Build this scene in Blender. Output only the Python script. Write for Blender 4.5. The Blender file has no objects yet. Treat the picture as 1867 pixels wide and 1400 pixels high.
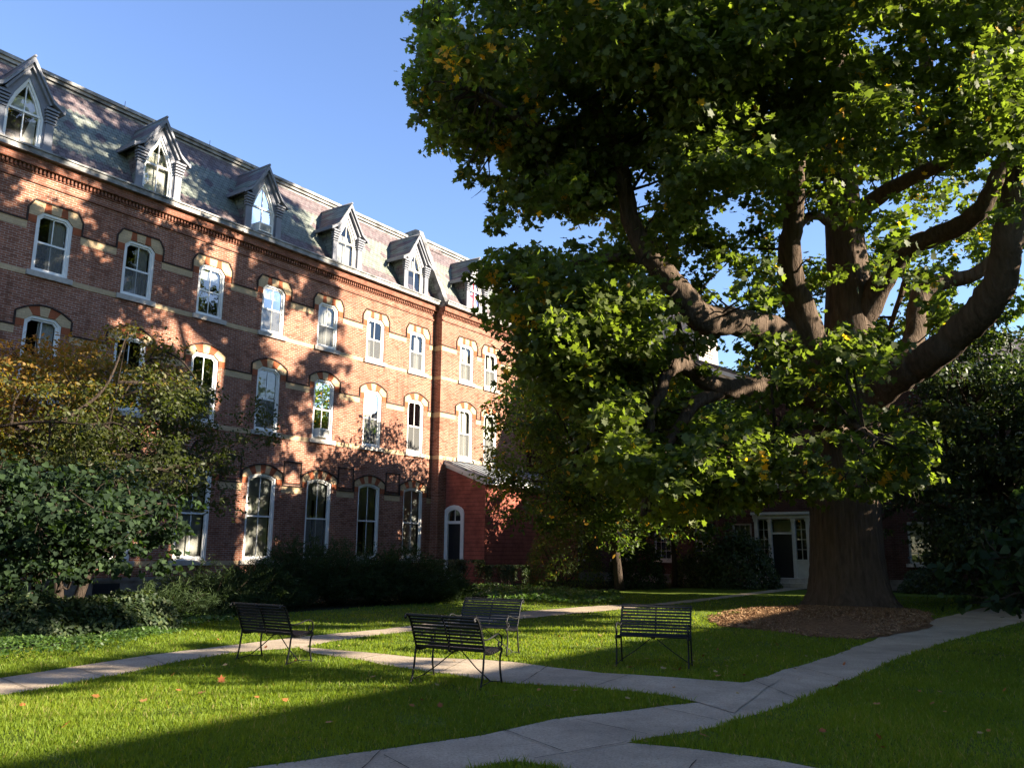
import bpy, bmesh, math, random
import numpy as np
from mathutils import Vector
from mathutils.geometry import tessellate_polygon
R = math.radians
rnd = random.Random(7); rng = np.random.default_rng(7)
sc = bpy.context.scene
COL = sc.collection
# ------------------------------------------------------------------ camera model
F, PIT, ROL, TH, EYE = 1520.0, R(11.15), R(.5), R(34.95), 1.65
NV = np.array([math.cos(TH), -math.sin(TH), 0.]); DV = np.array([math.sin(TH), math.cos(TH), 0.])
DIST = 26.4
def ray(x, y):
    X = x-933.5; Y = -(y-700); c, s = math.cos(ROL), math.sin(ROL); X, Y = c*X-s*Y, s*X+c*Y
    return np.array([X, F*math.cos(PIT)-Y*math.sin(PIT), F*math.sin(PIT)+Y*math.cos(PIT)])
def gnd(x, y, z=0.):
    r = ray(x, y); t = (z-EYE)/r[2]; return (r[0]*t, r[1]*t)
def at(x, y, Y):
    r = ray(x, y)*(Y/ray(x, y)[1]); return np.array([r[0], r[1], r[2]+EYE])
def uvz(u, v, z=0.):
    p = DV*u + NV*(v-DIST); return (p[0], p[1], z)
def to_uv(x, y):
    return x*DV[0]+y*DV[1], x*NV[0]+y*NV[1]+DIST
FROT = math.atan2(DV[1], DV[0])           # building frame: local x = u, local y = -v
SUN_AZ, SUN_EL = math.degrees(math.atan2(NV[0], NV[1])) - 22., 22.   # clockwise from +Y
SUNV = np.array([math.sin(R(SUN_AZ))*math.cos(R(SUN_EL)), math.cos(R(SUN_AZ))*math.cos(R(SUN_EL)), math.sin(R(SUN_EL))])
# ------------------------------------------------------------------ object helpers
def tag(o, label=None, cat=None, group=None, kind=None):
    if label: o['label'] = label
    if cat: o['category'] = cat
    if group: o['group'] = group
    if kind: o['kind'] = kind
    return o
def thing(name, label, cat, loc=(0, 0, 0), rz=0., group=None):
    o = bpy.data.objects.new(name, None); COL.objects.link(o)
    o.location = loc; o.rotation_euler = (0, 0, rz); o.empty_display_size = .3
    return tag(o, label, cat, group)
def link(name, me, parent=None, loc=None, rz=0.):
    o = bpy.data.objects.new(name, me); COL.objects.link(o)
    if parent: o.parent = parent
    if loc is not None: o.location = loc
    if rz: o.rotation_euler = (0, 0, rz)
    return o
def copy_tree(o, parent=None):
    c = o.copy(); COL.objects.link(c); c.parent = parent
    for ch in o.children: copy_tree(ch, c)
    return c
class MB:
    def __init__(s): s.v = []; s.f = []; s.m = []; s.sm = []
    def add(s, vs, fs, m=0, smooth=False):
        b = len(s.v); s.v += [tuple(map(float, p)) for p in vs]
        for f in fs: s.f.append([i+b for i in f]); s.m.append(m); s.sm.append(smooth)
        return s
    def box(s, a, b, m=0):
        x0, x1 = sorted((a[0], b[0])); y0, y1 = sorted((a[1], b[1])); z0, z1 = sorted((a[2], b[2]))
        return s.add([(x0,y0,z0),(x1,y0,z0),(x1,y1,z0),(x0,y1,z0),(x0,y0,z1),(x1,y0,z1),(x1,y1,z1),(x0,y1,z1)],
              [(0,3,2,1),(4,5,6,7),(0,1,5,4),(1,2,6,5),(2,3,7,6),(3,0,4,7)], m)
    def prism(s, poly, fn, d0, d1, m=0):
        """poly: 2-D points; fn(a, b, d) -> 3-D point; extruded from depth d0 to d1"""
        n = len(poly); vs = [fn(a, b, d0) for a, b in poly]+[fn(a, b, d1) for a, b in poly]
        fs = [list(range(n)), list(range(2*n-1, n-1, -1))]+[(i, (i+1) % n, n+(i+1) % n, n+i) for i in range(n)]
        return s.add(vs, fs, m)
    def tube(s, pts, rad, n=8, m=0, cap=True, jag=None):
        pts = [Vector(p) for p in pts]; rad = rad if hasattr(rad, '__len__') else [rad]*len(pts)
        vs = []; fs = []; up = Vector((0, 0, 1)); px = None
        for i, p in enumerate(pts):
            t = (pts[min(i+1, len(pts)-1)]-pts[max(i-1, 0)]).normalized()
            if px is None: px = t.cross(up if abs(t.z) < .9 else Vector((1, 0, 0))).normalized()
            px = (px-t*px.dot(t)).normalized(); py = t.cross(px)
            for k in range(n):
                a = 2*math.pi*k/n; r = rad[i]*(jag(i, k) if jag else 1)
                vs.append(p+px*(r*math.cos(a))+py*(r*math.sin(a)))
        for i in range(len(pts)-1):
            for k in range(n):
                fs.append((i*n+k, i*n+(k+1) % n, (i+1)*n+(k+1) % n, (i+1)*n+k))
        if cap: fs.append(tuple(range(n-1, -1, -1))); fs.append(tuple((len(pts)-1)*n+k for k in range(n)))
        return s.add(vs, fs, m, n > 5)
    def mesh(s, name, mats):
        me = bpy.data.meshes.new(name); me.from_pydata(s.v, [], s.f)
        for mm in (mats if isinstance(mats, (list, tuple)) else [mats]): me.materials.append(mm)
        me.polygons.foreach_set('material_index', s.m); me.polygons.foreach_set('use_smooth', s.sm)
        bm = bmesh.new(); bm.from_mesh(me); bmesh.ops.recalc_face_normals(bm, faces=bm.faces); bm.to_mesh(me); bm.free()
        me.update(); return me
    def build(s, name, mats, parent=None, loc=None, rz=0.):
        return link(name, s.mesh(name, mats), parent, loc, rz)
def np_mesh(name, verts, loops, sizes, mats, midx=None, attr=None, smooth=False):
    me = bpy.data.meshes.new(name); nv = len(verts); nf = len(sizes)
    me.vertices.add(nv); me.vertices.foreach_set('co', np.asarray(verts, np.float32).ravel())
    me.loops.add(len(loops)); me.loops.foreach_set('vertex_index', np.asarray(loops, np.int32))
    me.polygons.add(nf); st = np.concatenate([[0], np.cumsum(sizes)[:-1]]).astype(np.int32)
    me.polygons.foreach_set('loop_start', st)
    for mm in (mats if isinstance(mats, (list, tuple)) else [mats]): me.materials.append(mm)
    if midx is not None: me.polygons.foreach_set('material_index', np.asarray(midx, np.int32))
    if smooth: me.polygons.foreach_set('use_smooth', np.ones(nf, bool))
    me.update(calc_edges=True)
    if attr is not None:
        a = me.attributes.new('tint', 'FLOAT', 'FACE'); a.data.foreach_set('value', np.asarray(attr, np.float32))
    return me
# ------------------------------------------------------------------ material helpers
def newmat(name):
    m = bpy.data.materials.new(name); m.use_nodes = True; nt = m.node_tree; nt.nodes.clear(); return m, nt
def N(nt, t, **kw):
    n = nt.nodes.new('ShaderNode'+t)
    for k, v in kw.items():
        if k in ('i',):
            for kk, vv in v.items(): n.inputs[kk].default_value = vv
        else: setattr(n, k, v)
    return n
def L(nt, a, b): nt.links.new(a, b)
def c4(c): return (c[0], c[1], c[2], 1.)
def ramp(nt, fac, stops, interp='LINEAR'):
    n = nt.nodes.new('ShaderNodeValToRGB'); n.color_ramp.interpolation = interp
    e = n.color_ramp.elements
    while len(e) < len(stops): e.new(.5)
    for k, (p, c) in enumerate(stops): e[k].position = p; e[k].color = c4(c)
    L(nt, fac, n.inputs[0]); return n.outputs[0]
def noise(nt, vec, scale, detail=4, rough=.55):
    n = N(nt, 'TexNoise', i={'Scale': scale, 'Detail': detail, 'Roughness': rough})
    if vec is not None: L(nt, vec, n.inputs['Vector'])
    return n.outputs[0]
def mixc(nt, f, a, b, mode='MIX'):
    n = N(nt, 'Mix', data_type='RGBA', blend_type=mode)
    for s, v in ((0, f), (6, a), (7, b)):
        if hasattr(v, 'is_linked'): L(nt, v, n.inputs[s])
        else: n.inputs[s].default_value = v if s == 0 else c4(v)
    return n.outputs[2]
def mth(nt, op, a, b=0.):
    n = N(nt, 'Math', operation=op)
    for k, v in enumerate((a, b)):
        if hasattr(v, 'is_linked'): L(nt, v, n.inputs[k])
        else: n.inputs[k].default_value = v
    return n.outputs[0]
def bsdf(nt, col, rough=.7, bump=None, bstr=.3, bdist=.02, spec=.3, metal=0.):
    p = N(nt, 'BsdfPrincipled', i={'Specular IOR Level': spec, 'Metallic': metal})
    if hasattr(col, 'is_linked'): L(nt, col, p.inputs['Base Color'])
    else: p.inputs['Base Color'].default_value = c4(col)
    if hasattr(rough, 'is_linked'): L(nt, rough, p.inputs['Roughness'])
    else: p.inputs['Roughness'].default_value = rough
    if bump is not None:
        b = N(nt, 'Bump', i={'Strength': bstr, 'Distance': bdist}); L(nt, bump, b.inputs['Height']); L(nt, b.outputs[0], p.inputs['Normal'])
    return p
def out(nt, sh):
    o = N(nt, 'OutputMaterial'); L(nt, sh.outputs[0] if hasattr(sh, 'outputs') else sh, o.inputs[0])
def objco(nt): return N(nt, 'TexCoord').outputs['Object']
def flatmat(name, col, rough=.6, spec=.3, metal=0., var=.25, scale=6., bstr=.15):
    m, nt = newmat(name); co = objco(nt); n = noise(nt, co, scale, 5)
    lo = [c*(1-var) for c in col]; hi = [min(1, c*(1+var)) for c in col]
    out(nt, bsdf(nt, ramp(nt, n, [(.3, lo), (.7, hi)]), rough, noise(nt, co, scale*8, 3), bstr, .01, spec, metal)); return m
def wallvec(nt):
    sx = N(nt, 'SeparateXYZ'); L(nt, objco(nt), sx.inputs[0])
    cx = N(nt, 'CombineXYZ'); L(nt, mth(nt, 'ADD', sx.outputs[0], sx.outputs[1]), cx.inputs[0]); L(nt, sx.outputs[2], cx.inputs[1])
    return cx.outputs[0], sx
def brickmat(name, c1, c2, mortar, dark=.5, stain=True):
    m, nt = newmat(name); vec, sx = wallvec(nt)
    b = N(nt, 'TexBrick', offset=.5, i={'Scale': 1., 'Mortar Size': .009, 'Mortar Smooth': .3, 'Bias': 0., 'Brick Width': .225, 'Row Height': .075,
        'Color1': c4(c1), 'Color2': c4(c2), 'Mortar': c4(mortar)}); L(nt, vec, b.inputs['Vector'])
    col = b.outputs['Color']
    # weathered darker and paler patches with shapes of their own
    n1 = noise(nt, vec, .55, 5, .6); col = mixc(nt, ramp(nt, n1, [(.42, (0,)*3), (.68, (dark,)*3)]), col, [c*.45 for c in c1])
    mp = N(nt, 'Mapping', i={'Scale': (4.4, 13.3, 1)}); L(nt, vec, mp.inputs[0])
    v = N(nt, 'TexVoronoi', i={'Scale': 1.}); L(nt, mp.outputs[0], v.inputs['Vector'])
    sp = N(nt, 'SeparateColor'); L(nt, v.outputs['Color'], sp.inputs[0])
    col = mixc(nt, ramp(nt, sp.outputs[0], [(.72, (0,)*3), (.9, (.55,)*3)]), col, [c*.4 for c in c1])
    ms_ = N(nt, 'Mapping', i={'Scale': (2.6, .28, 1)}); L(nt, vec, ms_.inputs[0]); n3 = noise(nt, ms_.outputs[0], 1., 5, .6)
    col = mixc(nt, ramp(nt, n3, [(.5, (0,)*3), (.7, (.5,)*3)]), col, [c*.35 for c in c1])
    n2 = noise(nt, vec, 2.2, 4, .7); col = mixc(nt, ramp(nt, n2, [(.62, (0,)*3), (.8, (.3,)*3)]), col, (.42, .3, .23))
    out(nt, bsdf(nt, col, .85, b.outputs['Fac'], .5, -.01, .15)); return m
M = {}
M['brick'] = brickmat('red_brick', (.32, .122, .07), (.21, .075, .046), (.42, .34, .28), .42)
M['brick_trim'] = brickmat('darker_cornice_brick', (.27, .10, .06), (.19, .07, .045), (.28, .2, .16), .5)  # brick a little darker than the wall's, with darker mortar
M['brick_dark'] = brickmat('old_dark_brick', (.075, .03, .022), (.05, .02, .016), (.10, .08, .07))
def stonemat(name, col, row=.3):
    m, nt = newmat(name); vec, sx = wallvec(nt)
    b = N(nt, 'TexBrick', offset=.5, i={'Scale': 1., 'Mortar Size': .006, 'Brick Width': .22, 'Row Height': row, 'Color1': c4(col), 'Color2': c4([c*.85 for c in col]), 'Mortar': c4([c*.7 for c in col])})
    L(nt, vec, b.inputs['Vector'])
    c = mixc(nt, ramp(nt, noise(nt, vec, 3, 5, .7), [(.4, (0,)*3), (.8, (.55,)*3)]), b.outputs['Color'], [q*.55 for q in col])
    out(nt, bsdf(nt, c, .85, b.outputs['Fac'], .3, -.006, .15)); return m
M['cream'] = stonemat('cream_brick', (.55, .40, .24), .085)
M['lintel_red'] = stonemat('orange_red_brick', (.34, .10, .045), .4)
M['hood'] = flatmat('blackened_brick', (.05, .035, .03), .9, .1, var=.5, scale=14)
M['sill'] = flatmat('grey_sandstone', (.42, .38, .34), .8, .2, var=.25, scale=5)
M['base_stone'] = flatmat('basement_stone', (.16, .14, .12), .9, .2, var=.5, scale=2.5, bstr=.5)
M['white'] = flatmat('white_paint', (.78, .77, .74), .5, .4, var=.06, scale=4)
M['white_old'] = flatmat('weathered_white_paint', (.36, .35, .33), .6, .3, var=.12, scale=4)
M['gutter'] = flatmat('weathered_tin_gutter', (.22, .21, .20), .55, .4, var=.75, scale=2.2)
M['grey_trim'] = flatmat('blue_grey_trim_paint', (.19, .195, .225), .6, .3, var=.12, scale=3)
M['metal_roof'] = flatmat('grey_standing_seam_tin', (.20, .22, .24), .42, .5, var=.15, scale=2)
M['door_black'] = flatmat('black_door_paint', (.012, .014, .018), .35, .5, var=.2)
M['room'] = flatmat('dark_room', (.035, .03, .028), .9, .05)  # near-black colour stands for the unlit rooms behind the windows
M['curtain'] = None
def curtainmat(name, col, tr=.35):
    m, nt = newmat(name); n = noise(nt, objco(nt), 7, 3)
    c = ramp(nt, n, [(.3, [q*.8 for q in col]), (.7, col)])
    p = bsdf(nt, c, .9, None, spec=.05); t = N(nt, 'BsdfTranslucent'); L(nt, c, t.inputs[0])
    mx = N(nt, 'MixShader', i={0: tr}); L(nt, p.outputs[0], mx.inputs[1]); L(nt, t.outputs[0], mx.inputs[2]); out(nt, mx); return m
M['curtain'] = curtainmat('sheer_curtain', (.66, .64, .58)); M['blind'] = curtainmat('roller_blind', (.56, .58, .56))
def glassmat(name, tint=(.93, .95, .94), f0=.045, rough=.02):
    m, nt = newmat(name); t = N(nt, 'BsdfTransparent', i={0: c4(tint)}); g = N(nt, 'BsdfGlossy', i={'Roughness': rough, 'Color': (1, 1, 1, 1)})
    b = N(nt, 'Bump', i={'Strength': .06, 'Distance': .02}); L(nt, noise(nt, objco(nt), 2.5, 2), b.inputs['Height']); L(nt, b.outputs[0], g.inputs['Normal'])
    fr = N(nt, 'Fresnel', i={'IOR': 1.5}); f = mth(nt, 'ADD', fr.outputs[0], f0)
    mx = N(nt, 'MixShader'); L(nt, f, mx.inputs[0]); L(nt, t.outputs[0], mx.inputs[1]); L(nt, g.outputs[0], mx.inputs[2]); out(nt, mx); return m
M['glass'] = glassmat('old_window_glass')
def screenmat():
    m, nt = newmat('insect_screen_mesh'); t = N(nt, 'BsdfTransparent'); d = bsdf(nt, (.17, .17, .165), .8, spec=.1)
    mx = N(nt, 'MixShader', i={0: .5}); L(nt, t.outputs[0], mx.inputs[1]); L(nt, d.outputs[0], mx.inputs[2]); out(nt, mx); return m
M['screen'] = screenmat()
def slatemat(name, axis='z', z0=13.8, z1=17.45):
    """fish-scale slates: purple courses at foot and head, grey-green field with small purple lozenges"""
    m, nt = newmat(name); sx = N(nt, 'SeparateXYZ'); L(nt, objco(nt), sx.inputs[0])
    cx = N(nt, 'CombineXYZ'); L(nt, mth(nt, 'ADD', sx.outputs[0], mth(nt, 'MULTIPLY', sx.outputs[1], .35)), cx.inputs[0]); L(nt, mth(nt, 'MULTIPLY', sx.outputs[2], 1.17), cx.inputs[1])
    vec = cx.outputs[0]
    b = N(nt, 'TexBrick', offset=.5, i={'Scale': 1., 'Mortar Size': .012, 'Mortar Smooth': .6, 'Brick Width': .24, 'Row Height': .17,
        'Color1': (1, 1, 1, 1), 'Color2': (.68, .68, .68, 1), 'Mortar': (.12, .12, .12, 1)}); L(nt, vec, b.inputs['Vector'])
    green = (.20, .225, .19); purple = (.15, .11, .115)
    if axis == 'z':
        u = sx.outputs[0]; z = sx.outputs[2]
        w = mth(nt, 'ADD', z, mth(nt, 'MULTIPLY', mth(nt, 'PINGPONG', u, .12), .9))
        lo = mth(nt, 'LESS_THAN', w, z0+.72); hi = mth(nt, 'GREATER_THAN', w, z1-.95)
        # lozenges: a zig-zag row in the middle of the field
        cu = mth(nt, 'PINGPONG', mth(nt, 'ADD', u, .4), .55); cz = mth(nt, 'ABSOLUTE', mth(nt, 'SUBTRACT', z, (z0+z1)/2+.05))
        lz = mth(nt, 'LESS_THAN', mth(nt, 'ADD', mth(nt, 'MULTIPLY', cu, 1.), mth(nt, 'MULTIPLY', cz, 1.)), .24)
        f = mth(nt, 'MAXIMUM', mth(nt, 'MAXIMUM', lo, hi), lz)
    else:
        f = ramp(nt, noise(nt, vec, 1.6, 1), [(.5, (0,)*3), (.52, (1,)*3)])
    col = mixc(nt, f, green, purple)
    col = mixc(nt, 1., col, b.outputs['Color'], 'MULTIPLY')
    col = mixc(nt, ramp(nt, noise(nt, vec, 3.5, 5, .7), [(.45, (0,)*3), (.75, (.4,)*3)]), col, (.3, .3, .3))
    out(nt, bsdf(nt, col, .62, b.outputs['Fac'], .6, -.015, .3)); return m
M['slate'] = slatemat('patterned_slate'); M['slate_side'] = slatemat('plain_slate', 'n')
def barkmat(name, c_hi, c_lo, sc_=(9, 9, 1.2)):
    m, nt = newmat(name); mp = N(nt, 'Mapping', i={'Scale': sc_}); L(nt, objco(nt), mp.inputs[0])
    n = noise(nt, mp.outputs[0], 1., 6, .65); big = noise(nt, objco(nt), .8, 3)
    col = mixc(nt, big, ramp(nt, n, [(.35, c_lo), (.65, c_hi)]), [c*.7 for c in c_hi])
    out(nt, bsdf(nt, col, .95, n, 1., .12, .1)); return m
M['bark'] = barkmat('ridged_grey_brown_bark', (.165, .118, .086), (.03, .021, .016))
M['bark_small'] = barkmat('smooth_brown_bark', (.075, .056, .043), (.035, .026, .02), (14, 14, 3))
def leafmat(name, cols, trans=.53, gloss=.3, rough=.52, tmul=(2.25, 2.5, .7), spread=None):
    """cols: colour stops looked up by each leaf's own random number"""
    m, nt = newmat(name); a = N(nt, 'Attribute', attribute_name='tint')
    k = len(cols); c = ramp(nt, a.outputs['Fac'], [(s, col) for s, col in cols])
    p = bsdf(nt, c, rough, spec=gloss)
    t = N(nt, 'BsdfTranslucent'); L(nt, mixc(nt, 1., c, tmul, 'MULTIPLY'), t.inputs[0])
    mx = N(nt, 'MixShader', i={0: trans}); L(nt, p.outputs[0], mx.inputs[1]); L(nt, t.outputs[0], mx.inputs[2]); out(nt, mx); return m
GREEN = [(0., (.058, .075, .023)), (.45, (.080, .102, .028)), (.9, (.11, .135, .032)), (.945, (.14, .16, .03)), (.955, (.50, .25, .025)), (1., (.55, .33, .04))]
M['leaf_big'] = leafmat('broad_leaf_green_with_yellow', GREEN)
M['leaf_mid'] = leafmat('small_leaf_green', [(0., (.042, .058, .02)), (.6, (.065, .092, .026)), (.965, (.10, .15, .03)), (.975, (.42, .25, .03)), (1., (.45, .2, .03))])
M['leaf_autumn'] = leafmat('turning_leaf', [(0., (.04, .05, .016)), (.35, (.07, .078, .018)), (.6, (.20, .12, .022)), (.85, (.30, .13, .022)), (1., (.40, .17, .03))], .4)
M['leaf_heart'] = leafmat('blue_green_leaf', [(0., (.014, .026, .014)), (.6, (.022, .038, .02)), (1., (.045, .075, .03))], .3, .1, .7)
M['leaf_dark'] = leafmat('dark_needle_green', [(0., (.025, .042, .02)), (.7, (.045, .07, .03)), (1., (.10, .12, .045))], .2, .3)
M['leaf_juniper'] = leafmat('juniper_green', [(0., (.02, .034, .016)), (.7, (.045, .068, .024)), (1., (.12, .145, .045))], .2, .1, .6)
M['leaf_ivy'] = leafmat('ground_cover_green', [(0., (.04, .08, .02)), (.7, (.07, .13, .03)), (1., (.12, .18, .04))], .35, .45)
M['grass_blade'] = leafmat('grass_blade', [(0., (.10, .155, .016)), (.6, (.155, .225, .022)), (.93, (.21, .27, .032)), (1., (.32, .28, .11))], .5, .2, .55, (1.9, 1.7, .6))
def groundmat():
    m, nt = newmat('lawn_turf'); co = objco(nt)
    c = ramp(nt, noise(nt, co, 1.1, 6, .65), [(.3, (.085, .125, .016)), (.55, (.125, .175, .02)), (.75, (.16, .205, .026))])
    c = mixc(nt, ramp(nt, noise(nt, co, 34, 3, .7), [(.35, (.7,)*3), (.6, (0,)*3)]), c, (.035, .05, .012))
    out(nt, bsdf(nt, c, .9, noise(nt, co, 45, 3), .8, .05, .1)); return m
M['lawn'] = groundmat()
def concretemat(name, col):
    m, nt = newmat(name); co = objco(nt)
    c = ramp(nt, noise(nt, co, 1.3, 6, .65), [(.3, [q*.75 for q in col]), (.7, [q*1.15 for q in col])])
    c = mixc(nt, ramp(nt, noise(nt, co, .7, 7, .7), [(.45, (0,)*3), (.62, (.5,)*3)]), c, [q*.5 for q in col])
    sp = noise(nt, co, 42, 2, .8); c = mixc(nt, ramp(nt, sp, [(.3, (.75,)*3), (.5, (0,)*3)]), c, [q*.42 for q in col])
    c = mixc(nt, ramp(nt, sp, [(.6, (0,)*3), (.75, (.6,)*3)]), c, [min(1, q*1.5) for q in col])
    out(nt, bsdf(nt, c, .9, sp, .6, .012, .15)); return m
M['concrete'] = concretemat('exposed_aggregate_concrete', (.43, .345, .255))
M['joint'] = flatmat('dirt_joint', (.06, .048, .036), .95, .05)
M['mulch'] = leafmat('wood_chip', [(0., (.15, .08, .04)), (.6, (.28, .16, .085)), (1., (.42, .28, .16))], .0, .1, .9, (1, 1, 1))
M['mulch_bed'] = flatmat('dark_mulch', (.17, .095, .05), .95, .05, var=.5, scale=12, bstr=.8)
M['soil'] = flatmat('planting_bed_soil', (.03, .032, .018), .95, .05, var=.5, scale=8, bstr=.6)
M['iron'] = flatmat('black_painted_iron', (.010, .010, .011), .5, .3, var=.3, scale=30)
M['fallen'] = leafmat('fallen_leaf', [(0., (.28, .09, .03)), (.5, (.34, .15, .045)), (1., (.34, .25, .11))], .1, .2, .7, (1, 1, 1))
def clapmat():
    m, nt = newmat('worn_red_clapboard_paint'); vec, sx = wallvec(nt)
    c = ramp(nt, noise(nt, vec, 2., 6, .7), [(.35, (.21, .06, .042)), (.6, (.36, .105, .07)), (.8, (.45, .16, .11))])
    saw = mth(nt, 'FRACT', mth(nt, 'DIVIDE', sx.outputs[2], .19)); c = mixc(nt, mth(nt, 'GREATER_THAN', saw, .93), c, (.06, .015, .012))
    out(nt, bsdf(nt, c, .75, saw, .5, -.03, .2)); return m
M['clap'] = clapmat()
M['far_roof'] = flatmat('brown_roof', (.16, .13, .12), .8, .2)
M['plastic'] = flatmat('ac_case', (.72, .72, .68), .5, .4, var=.05)
M['grille'] = flatmat('ac_grille', (.14, .14, .14), .6, .3)
# ================================================================== brick dormitory on the left
BX = thing('brick_dormitory', 'long three storey red brick building with cream bands and a patterned slate mansard roof', 'building', tuple(-DIST*NV), FROT)
def P(u, v, z): return (u, -v, z)
U0, U1, USTEP, UEND = -6., 9.55, 31.0, 38.6
BAY = [12.24+2.918*k for k in range(-6, 7)]
WINGB = [33.05, 35.17]
def hole(uc, w, z0, z1, kind):
    h = w/2
    if kind == 'cham': c = .19; return [(uc-h, z0), (uc+h, z0), (uc+h, z1-c), (uc+h-c, z1), (uc-h+c, z1), (uc-h, z1-c)]
    if kind == 'arch':
        s = .16; pts = [(uc-h, z0), (uc+h, z0)]
        for k in range(9): a = 1-2*k/8; pts.append((uc+h*a, z1-s*a*a)) 
        return pts
    if kind == 'point': return [(uc-h, z0), (uc+h, z0), (uc+h, z1-1.22), (uc+h*.66, z1-.68), (uc, z1), (uc-h*.66, z1-.68), (uc-h, z1-1.22)]
    if kind == 'half': 
        pts = [(uc-h, z0), (uc+h, z0)]
        for k in range(9): a = math.pi*k/8; pts.append((uc+h*math.cos(a), z1-.38+.38*math.sin(a)))
        return pts
def fill_holes(mb, outer, holes, fn, v, m=0, depth=.16):
    """flat wall face with openings, and the reveals behind each opening"""
    loops = [[Vector((a, b, 0)) for a, b in lp] for lp in [outer]+holes]
    tri = tessellate_polygon(loops); pts = [p for lp in [outer]+holes for p in lp]
    mb.add([fn(a, b, v) for a, b in pts], [t for t in tri], m)
    for lp in holes:
        n = len(lp); mb.add([fn(a, b, v) for a, b in lp]+[fn(a, b, v-depth) for a, b in lp], [(i, (i+1) % n, n+(i+1) % n, n+i) for i in range(n)], m)
FN = lambda a, b, d: P(a, d, b)
def ring(mb, outer, inner, fn, d0, d1, m=0):
    n = len(outer)
    vs = [fn(a, b, d0) for a, b in outer]+[fn(a, b, d0) for a, b in inner]+[fn(a, b, d1) for a, b in outer]+[fn(a, b, d1) for a, b in inner]
    fs = []
    for i in range(n):
        j = (i+1) % n
        fs += [(i, j, n+j, n+i), (2*n+i, 3*n+i, 3*n+j, 2*n+j), (i, 2*n+i, 2*n+j, j), (n+i, n+j, 3*n+j, 3*n+i)]
    mb.add(vs, fs, m)
def inset(poly, d):
    """shrink a convex outline by d"""
    n = len(poly); res = []
    for i in range(n):
        p0, p1, p2 = [Vector(poly[k % n]) for k in (i-1, i, i+1)]
        a = (p1-p0).normalized(); b = (p2-p1).normalized(); na = Vector((-a.y, a.x)); nb = Vector((-b.y, b.x))
        bis = (na+nb); k = d/max(.3, bis.dot(na)) ; res.append(tuple(p1+bis*k))
    return res
def window(parent, fn, uc, w, z0, z1, kind, v, dress='dark', sill=True, rail=.5, fmat='white', mull=True, sillw=.14, frame_w=.09):
    """frame with two sashes; children: pane, sill, dressing"""
    f = MB(); o = hole(uc, w, z0, z1, kind); i1 = inset(o, frame_w); i2 = inset(o, frame_w+.055)
    ring(f, o, i1, fn, v-.14, v-.035); ring(f, i1, i2, fn, v-.14, v-.085)
    zr = z0+(z1-z0)*rail; a, b = uc-w/2+frame_w+.04, uc+w/2-frame_w-.04
    def bar(x0, x1, y0, y1, d0, d1): f.prism([(x0, y0), (x1, y0), (x1, y1), (x0, y1)], fn, d0, d1)
    bar(a, b, zr-.03, zr+.03, v-.135, v-.075)
    if mull: bar(uc-.014, uc+.014, z0+frame_w+.05, zr-.03, v-.13, v-.1); bar(uc-.014, uc+.014, zr+.03, z1-frame_w-.05, v-.128, v-.098)
    wo = f.build('window', M[fmat], parent)
    g = MB(); gi = inset(o, frame_w+.02); g.add([fn(x, y, v-.115) for x, y in gi], [list(range(len(gi)))]); g.build('pane', M['glass'], wo)
    if sill:
        s = MB(); s.prism([(uc-w/2-sillw, z0-.17), (uc+w/2+sillw, z0-.17), (uc+w/2+sillw, z0), (uc-w/2-sillw, z0)], fn, v-.13, v+.09); s.build('sill', M['sill'], wo)
    def cloth(x0, x1, y0, y1, d, mat, name, fold=.02, n=16):
        c = MB(); vs = []; 
        for k in range(n+1):
            x = x0+(x1-x0)*k/n; q = d+(fold*math.sin(k*2.1+uc*3)*rnd.uniform(.5, 1.2) if fold else 0)
            vs += [fn(x, y0, q), fn(x, y1, q)]
        c.add(vs, [(2*k, 2*k+2, 2*k+3, 2*k+1) for k in range(n)], 0, True); c.build(name, M[mat], wo)
    hi = z1-.02
    if 'C' in dress: cloth(a, b, z0+.04, hi, v-.24, 'curtain', 'curtain')                     # full sheer curtain
    if 'L' in dress: cloth(a, a+w*.3, z0+.04, hi, v-.24, 'curtain', 'curtain')
    if 'R' in dress: cloth(b-w*.42, b, z0+.04, hi, v-.25, 'curtain', 'curtain')
    if 'B' in dress: cloth(a, b, z1-(z1-z0)*.27, hi, v-.2, 'blind', 'blind', 0, 1)            # blind part-way down
    if 'H' in dress: cloth(a, b, zr, hi, v-.2, 'blind', 'blind', 0, 1)
    if 'F' in dress: cloth(a, b, z0+.04, hi, v-.2, 'blind', 'blind', 0, 1)
    if 'S' in dress:
        s = MB(); s.add([fn(x, y, v-.09) for x, y in ((a, z0+.1), (b, z0+.1), (b, zr), (a, zr))], [(0, 1, 2, 3)]); s.build('screen', M['screen'], wo)
    return wo
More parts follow.
